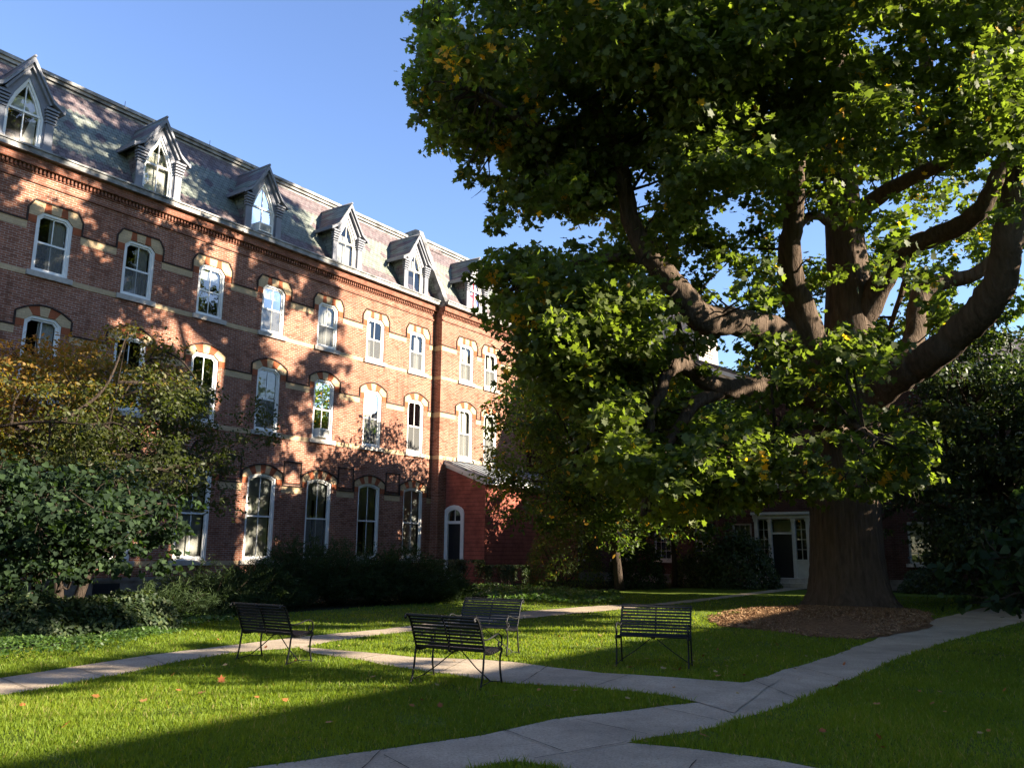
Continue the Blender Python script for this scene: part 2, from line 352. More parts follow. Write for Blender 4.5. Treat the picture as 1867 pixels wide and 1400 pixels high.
def lintel(parent, fn, uc, w, z0, z1, kind, v):
    """banded brick head round the top of an opening and its dark outline"""
    h = w/2; lm = MB()
    zi = z1-.42; e = .27; t = .33
    if kind == 'cham':
        inn = [(-h, zi), (-h, z1-.19), (-h+.19, z1), (-.17*w, z1), (.17*w, z1), (h-.19, z1), (h, z1-.19), (h, zi)]
        o_ = [(-h-e, zi), (-h-e, z1-.16), (-h-e+.04, z1+t-.16), (-.2*w, z1+t-.03), (.2*w, z1+t-.03), (h+e-.04, z1+t-.16), (h+e, z1-.16), (h+e, zi)]
        o_[2] = (-h-.1, z1+t-.03); o_[5] = (h+.1, z1+t-.03)
        blocks = [(0, 1, 'r'), (1, 2, 'c'), (2, 3, 'r'), (3, 4, 'c'), (4, 5, 'r'), (5, 6, 'c'), (6, 7, 'r')]
        bump = [(-h-e, zi), (-h-e, z1-.16+.19), (-h-.1, z1+t-.03), (h+.1, z1+t-.03), (h+e, z1+.03), (h+e, zi)]
        o_[1] = (-h-e, z1-.22); o_[6] = (h+e, z1-.22)
        polys = []
        polys.append(([(-h-e, zi), (-h, zi), (-h, z1-.19), (-h-e, z1-.19)], 1))
        polys.append(([(-h-e, z1-.19), (-h, z1-.19), (-h+.19, z1), (-h+.22, z1+t-.03), (-h-.1, z1+t-.03), (-h-e, z1+.03)], 0))
        polys.append(([(-h+.19, z1), (-.13*w, z1), (-.15*w, z1+t-.03), (-h+.22, z1+t-.03)], 1))
        polys.append(([(-.13*w, z1), (.13*w, z1), (.15*w, z1+t-.03), (-.15*w, z1+t-.03)], 0))
        for pl, m in polys[:3]: polys.append(([(-x, y) for x, y in pl[::-1]], m))
        crest = bump
    else:
        s = .16 if kind == 'arch' else .0
        def arc(x, zt, ss, hh): return zt-ss*(x/hh)**2
        W = h+e; n = 7 if kind == 'arch' else 5; polys = []
        polys.append(([(-W, zi), (-h, zi), (-h, z1-.19), (-W, z1-.19)], 1)); 
        xi = np.linspace(-h, h, n+1); xo = np.linspace(-W, W, n+1)
        zz = z1-.19 if kind != 'arch' else z1-s
        for k in range(n):
            lo0, lo1 = (arc(xi[k], z1, s if kind == 'arch' else .19, h), arc(xi[k+1], z1, s if kind == 'arch' else .19, h))
            if kind != 'arch': lo0 = z1 if abs(xi[k]) < h-.1 else z1-.19; lo1 = z1 if abs(xi[k+1]) < h-.1 else z1-.19
            hi0, hi1 = arc(xo[k], z1+t, .3, W), arc(xo[k+1], z1+t, .3, W)
            polys.append(([(xi[k], lo0), (xi[k+1], lo1), (xo[k+1], hi1), (xo[k], hi0)], k % 2))
        polys.append((([(W, zi), (W, z1-.19), (h, z1-.19), (h, zi)])[::-1], 1))
        if True:
            polys.append(([(-W, z1-.19), (-h, z1-.19), (-W, arc(W, z1+t, .3, W))], 0)); polys.append(([(W, z1-.19), (h, z1-.19), (W, arc(W, z1+t, .3, W))], 0))
        crest = [(-W, zi)]+[(x, arc(x, z1+t, .3, W)) for x in np.linspace(-W, W, 9)]+[(W, zi)]
    for pl, m in polys: lm.prism([(uc+x, z) for x, z in pl], fn, v-.05, v+.012, m)
    lo = lm.build('lintel', [M['cream'], M['lintel_red']], parent)
    hm = MB(); k = .05
    for a, b in zip(crest[:-1], crest[1:]):
        A, B = Vector(a), Vector(b); d = (B-A).normalized(); nn = Vector((-d.y, d.x))
        hm.prism([(uc+A.x, A.y), (uc+B.x, B.y), (uc+B.x+nn.x*k, B.y+nn.y*k), (uc+A.x+nn.x*k, A.y+nn.y*k)], fn, v-.02, v+.045)
    hm.build('hood_mould', M['hood'], lo)
F3 = (9.98, 11.95, 'cham'); F2 = (6.05, 8.6, 'cham'); F1 = (1.14, 4.42, 'arch')
W3, W2, W1 = 1.14, 1.14, 1.36
wall = MB(); ZS = [(.55, 5.4, F1, W1), (5.4, 9.3, F2, W2), (9.3, 13.5, F3, W3)]
def edges(bs, a, b): return [a]+[(x+y)/2 for x, y in zip(bs[:-1], bs[1:])]+[b]
def facade(bs, a, b, v, floors):
    es = edges(bs, a, b)
    for k, uc in enumerate(bs):
        for (za, zb, (s0, s1, kd), w) in floors:
            fill_holes(wall, [(es[k], za), (es[k+1], za), (es[k+1], zb), (es[k], zb)], [hole(uc, w, s0, s1, kd)], FN, v)
facade(BAY, U0, USTEP, 0., ZS)
facade(WINGB, USTEP, UEND, .45, ZS[1:])
wall.add([P(USTEP, .45, .0), P(UEND, .45, .0), P(UEND, .45, 5.4), P(USTEP, .45, 5.4)], [(0, 1, 2, 3)])
wall.add([P(USTEP, 0, 0), P(USTEP, .45, 0), P(USTEP, .45, 13.5), P(USTEP, 0, 13.5)], [(0, 1, 2, 3)])
wall.add([P(UEND, .45, 0), P(UEND, -12, 0), P(UEND, -12, 13.5), P(UEND, .45, 13.5)], [(0, 1, 2, 3)])
wall.add([P(U0, 0, 0), P(U0, -12, 0), P(U0, -12, 13.5), P(U0, 0, 13.5)], [(0, 1, 2, 3)])
wall.add([P(U0, -12, 0), P(UEND, -12, 0), P(UEND, -12, 13.5), P(U0, -12, 13.5)], [(0, 1, 2, 3)])
wall.build('wall', M['brick'], BX)
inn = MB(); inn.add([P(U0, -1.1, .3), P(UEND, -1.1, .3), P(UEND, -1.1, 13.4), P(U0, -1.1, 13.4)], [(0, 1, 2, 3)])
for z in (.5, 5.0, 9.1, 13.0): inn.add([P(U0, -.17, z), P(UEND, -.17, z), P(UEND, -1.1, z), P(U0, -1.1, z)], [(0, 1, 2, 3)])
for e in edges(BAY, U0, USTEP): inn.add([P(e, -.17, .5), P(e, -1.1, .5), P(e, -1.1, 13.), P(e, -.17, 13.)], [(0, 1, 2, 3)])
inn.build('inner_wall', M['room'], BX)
bs = MB(); bs.box(P(U0, 0, 0), P(USTEP-.01, .06, .5)); bs.box(P(U0, 0, .5), P(USTEP-.01, .09, .62))
bs.build('stone_base', M['base_stone'], BX)
for u in (6.4, 9.3, 12.2, 15.1, 18):
    b = MB(); b.box(P(u-.45, .07, .04), P(u+.45, .075, .44)); b.build('basement_window', M['door_black'], BX)
dress3 = {0: 'LRS'.replace('L', '')+'', 1: 'RS', 2: 'B', 3: 'SB', 4: 'CS', 5: 'LS', 6: 'RS'}
dress2 = {-1: 'S', 0: 'R', 1: 'S', 2: 'S', 3: 'LSF', 4: 'B', 5: 'SB', 6: 'CS'}
dress1 = {-1: 'B', 0: 'C', 1: 'LR', 2: 'C', 3: 'BC', 4: 'BLRS', 5: 'HR', 6: 'HC'}
for k, uc in enumerate(BAY):
    q = k-6
    for (s0, s1, kd), w, dd in ((F3, W3, dress3), (F2, W2, dress2), (F1, W1, dress1)):
        d = dd.get(q+0 if q >= -1 else 9, 'RS')
        window(BX, FN, uc, w, s0, s1, kd, 0., dd.get(q, rnd.choice(['S', 'R', 'BS', 'LR'])), mull=True, rail=.5)
        lintel(BX, FN, uc, w, s0, s1, kd if kd == 'arch' else ('cham' if s0 > 9 else 'seg'), 0.)
for n_, uc in enumerate(WINGB):
    for (s0, s1, kd), w in ((F3, .98), (F2, .98)):
        window(BX, FN, uc, W3, s0, s1, kd, .45, 'RS' if n_ else 'CS')
        lintel(BX, FN, uc, W3, s0, s1, 'cham' if s0 > 9 else 'seg', .45)
# bands between the openings
bd = MB(); ho = MB()
def split_build(mb, name, mat, parent, nv=8):
    for k in range(0, len(mb.v), nv):
        q = MB(); q.v = mb.v[k:k+nv]; q.f = [[i-k for i in f] for f in mb.f if k <= f[0] < k+nv]; q.m = [0]*len(q.f); q.sm = [False]*len(q.f); q.build(name, mat, parent)
def bands(bs, a, b, v, specs):
    for z0, z1, gap, dark in specs:
        xs = [a]+[q for uc in bs for q in (uc-gap, uc+gap)]+[b]
        for x0, x1 in zip(xs[::2], xs[1::2]):
            if x1-x0 < .05: continue
            bd.box(P(x0, v-.02, z0), P(x1, v+.012, z1))
            if dark: ho.box(P(x0, v-.02, z1), P(x1, v+.04, z1+.05))
e3, e1 = W3/2+.27, W1/2+.27
bands(BAY, U0, USTEP-.01, 0., [(11.27, 11.51, e3+.003, True), (9.8, 9.97, W3/2+.145, False), (7.92, 8.16, e3+.003, True), (5.87, 6.04, W3/2+.145, False), (3.72, 3.98, e1+.003, True), (.96, 1.13, W1/2+.145, False)])
bands(WINGB, USTEP+.01, UEND, .45, [(11.27, 11.51, e3+.003, True), (9.8, 9.97, W3/2+.145, False), (7.92, 8.16, e3+.003, True), (5.87, 6.04, W3/2+.145, False)])
bd.box(P(USTEP-.012, .0, 9.8), P(USTEP, .46, 9.97)); bd.box(P(USTEP-.012, .0, 11.27), P(USTEP, .46, 11.51)); bd.box(P(USTEP-.012, 0., 7.92), P(USTEP, .46, 8.16)); bd.box(P(USTEP-.012, 0., 5.87), P(USTEP, .46, 6.04))
split_build(bd, 'cream_band', M['cream'], BX); split_build(ho, 'dark_string_course', M['hood'], BX)
# recessed panels between the ground floor windows
pn = MB()
for x, y in zip(BAY[:-1], BAY[1:]):
    m_ = (x+y)/2; a, b, z0, z1 = m_-.46, m_+.46, 4.08, 5.0
    ring(pn, [(a, z0), (b, z0), (b, z1), (a, z1)], [(a+.05, z0+.05), (b-.05, z0+.05), (b-.05, z1-.05), (a+.05, z1-.05)], FN, -.02, .03)
split_build(pn, 'brick_panel', M['hood'], BX, 16)
# cornice: string, dentils, corbel course and tin gutter
cn = MB(); gt = MB()
for a, b, v in ((U0, USTEP-.005, 0.), (USTEP-.0, UEND, .45)):
    cn.box(P(a, v, 12.78), P(b, v+.05, 12.86)); cn.box(P(a, v, 13.28), P(b, v+.18, 13.57)); cn.box(P(a, v-.01, 13.08), P(b, v+.03, 13.28))
    x = a+.04
    while x < b-.1: cn.box(P(x, v, 13.13), P(x+.06, v+.1, 13.279)); x += .125
    gt.box(P(a, v-.1, 13.57), P(b+(.3 if v else 0), v+.36, 13.74)); gt.box(P(a, v+.3, 13.74), P(b+(.3 if v else 0), v+.4, 13.8))
cn.build('cornice', M['brick_trim'], BX); gt.build('gutter', M['gutter'], BX)
# mansard: v = v0 - slope*(z-13.75)
SL = 2.05/3.7; ZT = 17.42
def rv(z, v0=0.): return v0+.02-SL*(z-13.75)
ms = MB()
ms.add([P(U0, rv(13.7), 13.7), P(USTEP, rv(13.7), 13.7), P(USTEP, rv(ZT), ZT), P(U0, rv(ZT), ZT)], [(0, 1, 2, 3)])
ms.add([P(USTEP, rv(13.7, .45), 13.7), P(UEND, rv(13.7, .45), 13.7), P(UEND-1.6, rv(ZT, .45), ZT), P(USTEP, rv(ZT, .45), ZT)], [(0, 1, 2, 3)])
ms.add([P(UEND, rv(13.7, .45), 13.7), P(UEND, -12, 13.7), P(UEND-1.6, -10.4, ZT), P(UEND-1.6, rv(ZT, .45), ZT)], [(0, 1, 2, 3)])
ms.add([P(U0, rv(13.7), 13.7), P(U0, -12, 13.7), P(U0, -10.4, ZT), P(U0, rv(ZT), ZT)], [(0, 1, 2, 3)])
ms.add([P(U0, -12, 13.7), P(UEND, -12, 13.7), P(UEND-1.6, -10.4, ZT), P(U0, -10.4, ZT)], [(0, 1, 2, 3)])
roof = ms.build('mansard_roof', M['slate'], BX)
tp = MB(); tp.add([P(U0, -2.0, ZT+.2), P(UEND-1.6, -2.0, ZT+.2), P(UEND-1.6, -10.4, ZT+.2), P(U0, -10.4, ZT+.2)], [(0, 1, 2, 3)])
for k, (zz, vv) in enumerate(((ZT-.12, .05), (ZT+.02, .13), (ZT+.14, .2))):
    tp.box(P(U0, rv(ZT)-.25, zz), P(USTEP-.06, rv(ZT)+vv, zz+.12+.001*k)); tp.box(P(USTEP+.32, rv(ZT)-.3, zz), P(UEND-1.5, rv(ZT, .45)+vv, zz+.12+.001*k))
tp.build('roof_trim', M['gutter'], roof)
# raised party wall running up the slope where the wing starts
pw = MB(); pts = [(13.5, .62), (13.75, .62), (ZT+.5, rv(ZT, .75)), (ZT+.62, rv(ZT, .75)-.25), (ZT+.3, -5.5), (13.5, -5.5)]
pw.prism(pts, lambda z, v, d: P(d, v, z), USTEP-.02, USTEP+.3)
pw.build('party_wall', [M['gutter']], BX)
pw = MB(); pw.add([P(USTEP-.03, rv(13.8, .3), 13.8), P(USTEP-.03, rv(ZT+.4, .6), ZT+.4), P(USTEP-.03, -5, ZT+.4), P(USTEP-.03, -5, 13.8)], [(0, 1, 2, 3)]); pw.build('slate_cheek', M['slate_side'], BX)
rw = MB(); rw.add([P(USTEP+.31, rv(ZT, .5), ZT+.45), P(USTEP+2.1, rv(ZT, .5), ZT+.05), P(USTEP+2.1, rv(ZT-.2, .5), ZT-.2), P(USTEP+.31, rv(ZT-.2, .5), ZT-.2)], [(0, 1, 2, 3)]); rw.build('slate_ramp', M['slate'], BX)
# ------------------------------------------------------------------ dormers
def dormer(u, v0, dress, ac=False):
    """gabled dormer: grey panelled front with pointed window, slated cheeks, steep slate roof with flared eaves"""
    fv = v0+.1; hw = .74; ze = 15.42; zp = 16.58; zb = 13.76
    d = MB(); outer = [(u-hw, zb), (u+hw, zb), (u+hw, ze), (u, zp), (u-hw, ze)]
    hl = hole(u, 1.14, zb+.1, 16.12, 'point'); fill_holes(d, outer, [hl], FN, fv, 0, .2)
    for s in (-1, 1):
        a = u+s*hw
        d.add([P(a, fv, zb), P(a, fv, ze), P(a, rv(ze, v0)-.05, ze), P(a, rv(zb, v0)-.05, zb)], [(0, 1, 2, 3)], 1)
        # pilaster with stacked corbel rings
        d.box(P(a-.13, fv, zb), P(a+.13, fv+.07, ze-.62))
        for q in range(5): d.box(P(a-.16-.012*q, fv-.05, ze-.6+q*.105), P(a+.16+.012*q, fv+.1+.02*q, ze-.54+q*.105))
        d.box(P(a-.13, fv-.02, ze-.6), P(a+.13, fv+.06, ze-.03))
        d.box(P(a-.17, fv-.05, zb), P(a+.17, fv+.1, zb+.18))
    do = d.build('dormer', [M['grey_trim'], M['slate_side']], BX)
    t = MB(); ov = .2; th = .1; es = hw+.32; rise = (zp-ze)/hw
    for s in (-1, 1):
        # slope from ridge to a kick at the eave, then a short flatter flare
        prof = [(0, zp+.22), (hw-.05, ze+.24), (es, ze-.02), (es, ze-.1), (hw-.02, ze+.1), (0, zp+.06)]
        pl = [(u+s*x, z) for x, z in prof]
        t.prism(pl, FN, fv+ov-.02, rv(17., v0)-.2, 0)
        bb = [(0, zp+.20), (hw-.05, ze+.22), (es-.02, ze-.03), (es-.02, ze-.13), (hw-.0, ze+.06), (0, zp+.0)]
        t.prism([(u+s*x, z) for x, z in bb], FN, fv+.03, fv+ov, 1)
        bb = [(0, zp-.0), (hw-.02, ze+.02), (hw-.09, ze-.02), (0, zp-.14)]
        t.prism([(u+s*x, z) for x, z in bb], FN, fv+.005, fv+ov-.08, 1)
        t.box(P(u+s*(es-.02), fv+ov+.01, ze-.17), P(u+s*(es+.05), rv(15.3, v0)-.1, ze-.02), 1)
    t.tube([P(u, fv+ov+.02, zp+.21), P(u, rv(17, v0)-.2, zp+.21)], .05, 6, 1)
    t.build('dormer_roof', [M['slate_side'], M['grey_trim']], do)
    # pointed sash window
    f = MB(); i1 = inset(hl, .07); ring(f, hl, i1, FN, fv-.18, fv-.04)
    i2 = inset(hl, .12); ring(f, i1, i2, FN, fv-.17, fv-.1)
    f.prism([(u-.5, 14.93), (u+.5, 14.93), (u+.5, 15.0), (u-.5, 15.0)], FN, fv-.16, fv-.08)
    f.prism([(u-.015, zb+.25), (u+.015, zb+.25), (u+.015, 14.93), (u-.015, 14.93)], FN, fv-.15, fv-.1)
    f.prism([(u-.015, 15.), (u+.015, 15.), (u+.015, 16.03), (u-.015, 16.03)], FN, fv-.15, fv-.1)
    f.build('dormer_window', M['white'], do)
    g = MB(); g.add([FN(x, y, fv-.13) for x, y in i1], [list(range(len(i1)))]); g.build('dormer_pane', M['glass'], do)
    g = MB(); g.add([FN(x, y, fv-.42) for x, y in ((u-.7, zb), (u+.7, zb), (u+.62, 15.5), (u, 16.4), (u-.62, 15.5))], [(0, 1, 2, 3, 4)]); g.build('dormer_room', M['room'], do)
    c = MB()
    if 'F' in dress: c.add([FN(x, y, fv-.25) for x, y in ((u-.45, zb+.2), (u+.45, zb+.2), (u+.45, 15.3), (u-.45, 15.3))], [(0, 1, 2, 3)])
    if 'T' in dress: c.add([FN(x, y, fv-.25) for x, y in ((u-.45, 14.95), (u+.45, 14.95), (u+.45, 15.5), (u-.45, 15.5))], [(0, 1, 2, 3)])
    if c.v: c.build('dormer_curtain', M['curtain'], do)
    if 'R' in dress:
        c = MB(); c.add([FN(x, y, fv-.27) for x, y in ((u+.05, zb+.2), (u+.45, zb+.2), (u+.45, 14.9), (u+.3, 14.9))], [(0, 1, 2, 3)]); c.build('dormer_curtain', M['curtain'], do)
DORM = [10.9+4.6*k for k in range(-3, 5)]
for k, u in enumerate(DORM): dormer(u, 0., {3: 'TR', 4: 'FT', 5: '', 6: 'F', 7: 'T'}.get(k, 'T'))
dormer(33.6, .45, '')
# rods on the roof edge
rd = MB()
for u in (15.2, 18.9): rd.tube([P(u, rv(ZT)-.1, ZT+.2), P(u, rv(ZT)-.1, ZT+.62)], .012, 5)
rd.build('lightning_rod', M['gutter'], roof)
# air conditioners and a flag are things of their own
def fpoint(u, v, z): return uvz(u, v, z)
def aircon(u, v, z, label):
    t = thing('air_conditioner', label, 'air conditioner', fpoint(u, v, z), FROT, 'air conditioners in the dormitory windows')
    b = MB(); b.box((-.32, -.28, 0), (.32, .05, .36)); b.build('case', M['plastic'], t)
    g = MB()
    for k in range(9): g.box((-.27, -.287, .05+k*.03), (.27, -.281, .065+k*.03))
    g.build('grille', M['grille'], t)
aircon(DORM[5]+.05, -.02, 13.93, 'white air conditioner in the dormer window third from the left')
aircon(BAY[10]-.02, -.1, 6.13, 'white air conditioner in the lower sash of the second floor window near the sunlit middle')
fl = thing('flag', 'red white and blue cross striped flag hung in the last dormer window', 'flag', fpoint(33.6, .45-.1, 13.95), FROT)
g = MB(); g.box((-.46, .0, .0), (.46, .006, 1.5)); g.build('cloth', flatmat('flag_blue', (.12, .13, .35), .8), fl)
g = MB()
for a, b in (((-.08, -.008), (.08, -.004)), ): g.box((a[0], a[1], 0), (b[0], b[1], 1.5))
g.box((-.46, -.0081, .68), (.46, -.0041, .82)); g.build('red_cross', flatmat('flag_red', (.55, .03, .05), .8), fl)
g = MB()
for s in (-1, 1): g.prism([(-.46*s, 0), (-.36*s, 0), (.46*s, 1.5), (.36*s, 1.5)], lambda a, b, d: (a, d, b), -.0002*(s+2), -.003)
g.box((-.14, -.0037, 0), (.14, -.0031, 1.5)); g.box((-.46, -.0038, .62), (.46, -.0032, .88)); g.build('white_bars', M['white'], fl)
# ================================================================== red clapboard annex
AX = thing('clapboard_annex', 'red clapboard lean-to annex with sloping tin roof and black door', 'annex', tuple(-DIST*NV), FROT)
AU, AV, AE = 31.6, 2.82, 40.15
def zr_(v): return 6.02-.385*(v-.0)*1.0
FU = lambda v, z, d: P(AU-d, v, z)          # wall facing the camera: depth d grows toward it
aw = MB(); dh = hole(.92, 1.05, .0, 3.55, 'half'); dh = [(a, max(b, .02)) for a, b in dh]
fill_holes(aw, [(.451, .0), (AV, .0), (AV, zr_(AV)-.12), (.451, zr_(.45)-.12)], [[(a+.16, b) for a, b in hole(.85, .98, .3, 3.55, 'half')]], FU, 0., 0, .1)
aw.add([P(AU, AV, 0), P(AE, AV, 0), P(AE, AV, zr_(AV)-.12), P(AU, AV, zr_(AV)-.12)], [(0, 1, 2, 3)])
aw.build('clapboard_wall', M['clap'], AX)
ar = MB(); ar.prism([(.45, zr_(.45)), (AV+.3, zr_(AV+.3)), (AV+.3, zr_(AV+.3)-.05), (.45, zr_(.45)-.05)], lambda v, z, d: P(d, v, z), AU-.22, AE, 0)
x = AU-.1
while x < AE: ar.prism([(.45, zr_(.45)+.04), (AV+.3, zr_(AV+.3)+.04), (AV+.3, zr_(AV+.3)-.01), (.45, zr_(.45)-.01)], lambda v, z, d: P(d, v, z), x, x+.03, 0); x += .55
ar.build('tin_roof', M['metal_roof'], AX)
ab = MB(); ab.prism([(.452, zr_(.45)-.055), (AV+.28, zr_(AV+.28)-.055), (AV+.28, zr_(AV+.28)-.2), (.452, zr_(.45)-.2)], lambda v, z, d: P(d, v, z), AU-.19, AU-.13)
ab.prism([(.452, zr_(.45)-.2), (AV+.1, zr_(AV+.1)-.2), (AV+.1, zr_(AV+.1)-.34), (.452, zr_(.45)-.34)], lambda v, z, d: P(d, v, z), AU-.06, AU-.005)
ab.box(P(AU-.19, AV+.26, zr_(AV+.3)-.22), P(AE, AV+.3, zr_(AV+.3)-.055))
ab.build('fascia', M['white'], AX)
cb = MB(); cb.box(P(AU-.03, AV-.1, 0.), P(AU+.1, AV+.03, zr_(AV)-.2)); cb.build('corner_board', M['clap'], AX)
ds = [(a+.16, b) for a, b in hole(.85, .98, .3, 3.55, 'half')]; dsur = MB()
o2 = [(a+.16, b) for a, b in hole(.85, 1.22, .2, 3.67, 'half')]
ring(dsur, o2, inset(ds, .02), FU, .002, .05); ring(dsur, ds, inset(ds, .1), FU, -.12, .02)
dsur.prism([(.56, 2.78), (1.46, 2.78), (1.46, 2.92), (.56, 2.92)], FU, -.1, 0.); dsur.prism([(.995, 2.92), (1.02, 2.92), (1.02, 3.5), (.995, 3.5)], FU, -.09, -.05)
sdoor = dsur.build('door_surround', M['white'], AX)
dr = MB(); dr.prism([(.6, .3), (1.42, .3), (1.42, 2.79), (.6, 2.79)], FU, -.11, -.07)
for (a, b, c, d) in ((.68, .96, .45, 1.3), (1.06, 1.34, .45, 1.3), (.68, .96, 1.45, 2.65), (1.06, 1.34, 1.45, 2.65)): dr.prism([(a, c), (b, c), (b, d), (a, d)], FU, -.071, -.06)
dr.build('door', M['door_black'], AX)
g = MB(); g.add([FU(a, b, -.08) for a, b in inset([q for q in ds if q[1] > 2.9]+[], .0)], [list(range(len([q for q in ds if q[1] > 2.9])))]); g.build('transom_pane', M['glass'], sdoor)
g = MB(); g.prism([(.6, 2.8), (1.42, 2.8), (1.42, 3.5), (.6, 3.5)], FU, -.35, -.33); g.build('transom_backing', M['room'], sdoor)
FA = lambda a, z, d: P(a, AV+d, z)

# ================================================================== gabled brick building at the back
GX = thing('gabled_brick_building', 'dark brick building with a low pitched gable and white framed doorway behind the big tree', 'building', tuple(-DIST*NV), FROT)
GU = 40.3; VL, VR, VP, VG = -3.4, 34., 4.75, 12.9; ZE, ZPK = 9.95, 13.35
FB = lambda v, z, d: P(GU-d, v, z)
gw = MB()
GW = [(2.6, 1.15, 3.0), (5.4, 1.15, 3.0), (7.8, 1.15, 3.0), (10.05, 1.15, 3.0), (12.0, 1.15, 3.0), (17.3, 1.12, 2.9), (19.9, 1.12, 2.9), (21.85, 1.12, 2.9), (24.2, 1.12, 2.9), (27., 1.12, 2.9), (30., 1.12, 2.9)]
DOORV = 13.95
cells = sorted([g_[0] for g_ in GW]+[DOORV]); es = edges(cells, VL, VR)
for k, vc in enumerate(cells):
    a, b = es[k], es[k+1]
    if vc == DOORV: a = 12.6
    if vc == 12.0: b = 12.6
    for z0, z1, s0, s1 in ((0., 4.1, 1.15, 2.95), (4.1, 7.1, 4.75, 6.6), (7.1, ZE, 7.6, 9.2)):
        if z0 == 0. and vc == DOORV:
            fill_holes(gw, [(a, z0), (b, z0), (b, z1), (a, z1)], [[(DOORV-1.3, .42), (DOORV+1.3, .42), (DOORV+1.3, 3.4), (DOORV-1.3, 3.4)]], FB, 0.)
        elif z0 == 7.1 and vc > 12: gw.add([FB(a, z0, 0), FB(b, z0, 0), FB(b, z1, 0), FB(a, z1, 0)], [(0, 1, 2, 3)])
        else:
            fill_holes(gw, [(a, z0), (b, z0), (b, z1), (a, z1)], [[(vc-.48, s0), (vc+.48, s0), (vc+.48, s1), (vc-.48, s1)]], FB, 0.)
            o_ = 'F' if rnd.random() < .4 else rnd.choice(['B', 'LR', 'R'])
            wd = MB()
            ring(wd, [(vc-.48, s0), (vc+.48, s0), (vc+.48, s1), (vc-.48, s1)], [(vc-.4, s0+.08), (vc+.4, s0+.08), (vc+.4, s1-.08), (vc-.4, s1-.08)], FB, -.12, -.03)
            for q in (-.13, .13): wd.prism([(vc+q-.012, s0+.08), (vc+q+.012, s0+.08), (vc+q+.012, s1-.08), (vc+q-.012, s1-.08)], FB, -.1, -.07)
            for q in (.25, .5, .75): zz = s0+(s1-s0)*q; wd.prism([(vc-.4, zz-.015), (vc+.4, zz-.015), (vc+.4, zz+.015), (vc-.4, zz+.015)], FB, -.095, -.065)
            wo = wd.build('window', M['white_old'], GX)
            g = MB(); g.prism([(vc-.62, s0-.14), (vc+.62, s0-.14), (vc+.62, s0), (vc-.62, s0)], FB, -.1, .08); g.build('sill', M['sill'], wo)
            g = MB(); g.add([FB(vc-.4, s0+.08, -.085), FB(vc+.4, s0+.08, -.085), FB(vc+.4, s1-.08, -.085), FB(vc-.4, s1-.08, -.085)], [(0, 1, 2, 3)]); g.build('pane', M['glass'], wo)
            if rnd.random() < .6:
                g = MB(); zz = s0+(s1-s0)*rnd.choice([.1, .5, .6]); g.add([FB(vc-.4, zz, -.2), FB(vc+.4, zz, -.2), FB(vc+.4, s1, -.2), FB(vc-.4, s1, -.2)], [(0, 1, 2, 3)]); g.build('blind', M['blind'], wo)
gw.add([FB(VL, ZE, 0), FB(VG, ZE, 0), FB(VP, ZPK, 0)], [(0, 1, 2)])
gw.add([FB(VL, 0, 0), FB(VL, 0, -16), FB(VL, ZE, -16), FB(VL, ZE, 0)], [(0, 1, 2, 3)])
gw.add([FB(VG, ZE-1, 0), FB(VG, ZE-1, -16), FB(VG, ZE, -16), FB(VG, ZE, 0)], [(0, 1, 2, 3)])
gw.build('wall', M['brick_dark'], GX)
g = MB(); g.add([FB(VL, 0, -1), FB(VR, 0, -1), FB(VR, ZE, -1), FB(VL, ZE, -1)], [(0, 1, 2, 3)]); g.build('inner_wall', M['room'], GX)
g = MB(); g.box(FB(VL, 0, .06), FB(DOORV-1.5, .45, 0)); g.box(FB(DOORV+1.5, 0, .06), FB(VR, .45, 0)); g.build('stone_base', M['base_stone'], GX)
gr = MB()
for s, ve in ((-1, VL-.6), (1, VG+.6)):
    sl = (ZPK-ZE)/(VP-VL)
    zee = ZPK-sl*abs(ve-VP)
    gr.prism([(VP, ZPK+.22), (ve, zee+.22), (ve, zee+.02), (VP, ZPK+.02)], FB, .55, -16., 0)
    gr.prism([(VP, ZPK+.02), (ve, zee+.02), (ve, zee-.18), (VP, ZPK-.18)], FB, .5, .38, 1)
    gr.prism([(VP, ZPK-.05), (ve, zee-.05), (ve, zee-.32), (VP, ZPK-.32)], FB, .06, .004, 1)
    n = 16
    for k in range(n):
        f0 = (k+.5)/n; v_ = VP+(ve-VP)*f0; z_ = ZPK+(zee-ZPK)*f0
        gr.box(FB(v_-.09, z_-.17, .38), FB(v_+.09, z_+.0, .07), 1)
# lower hipped roof over the right-hand part
gr.add([FB(VG, ZE-.3, .5), FB(VR, ZE-.3, .5), FB(VR-5, ZE+1.7, -5), FB(VG, ZE+1.7, -5)], [(0, 1, 2, 3)], 0)
gr.add([FB(VR-5, ZE+1.7, -5), FB(VG, ZE+1.7, -5), FB(VG, ZE-.3, -12), FB(VR, ZE-.3, -12)], [(0, 1, 2, 3)], 0)
gr.add([FB(VR, ZE-.3, .5), FB(VR-5, ZE+1.7, -5), FB(VR, ZE-.3, -12)], [(0, 1, 2)], 0)
gr.box(FB(VG, ZE-.55, .45), FB(VR, ZE-.31, -.1), 1)
rf = gr.build('roof', [M['far_roof'], M['white']], GX)
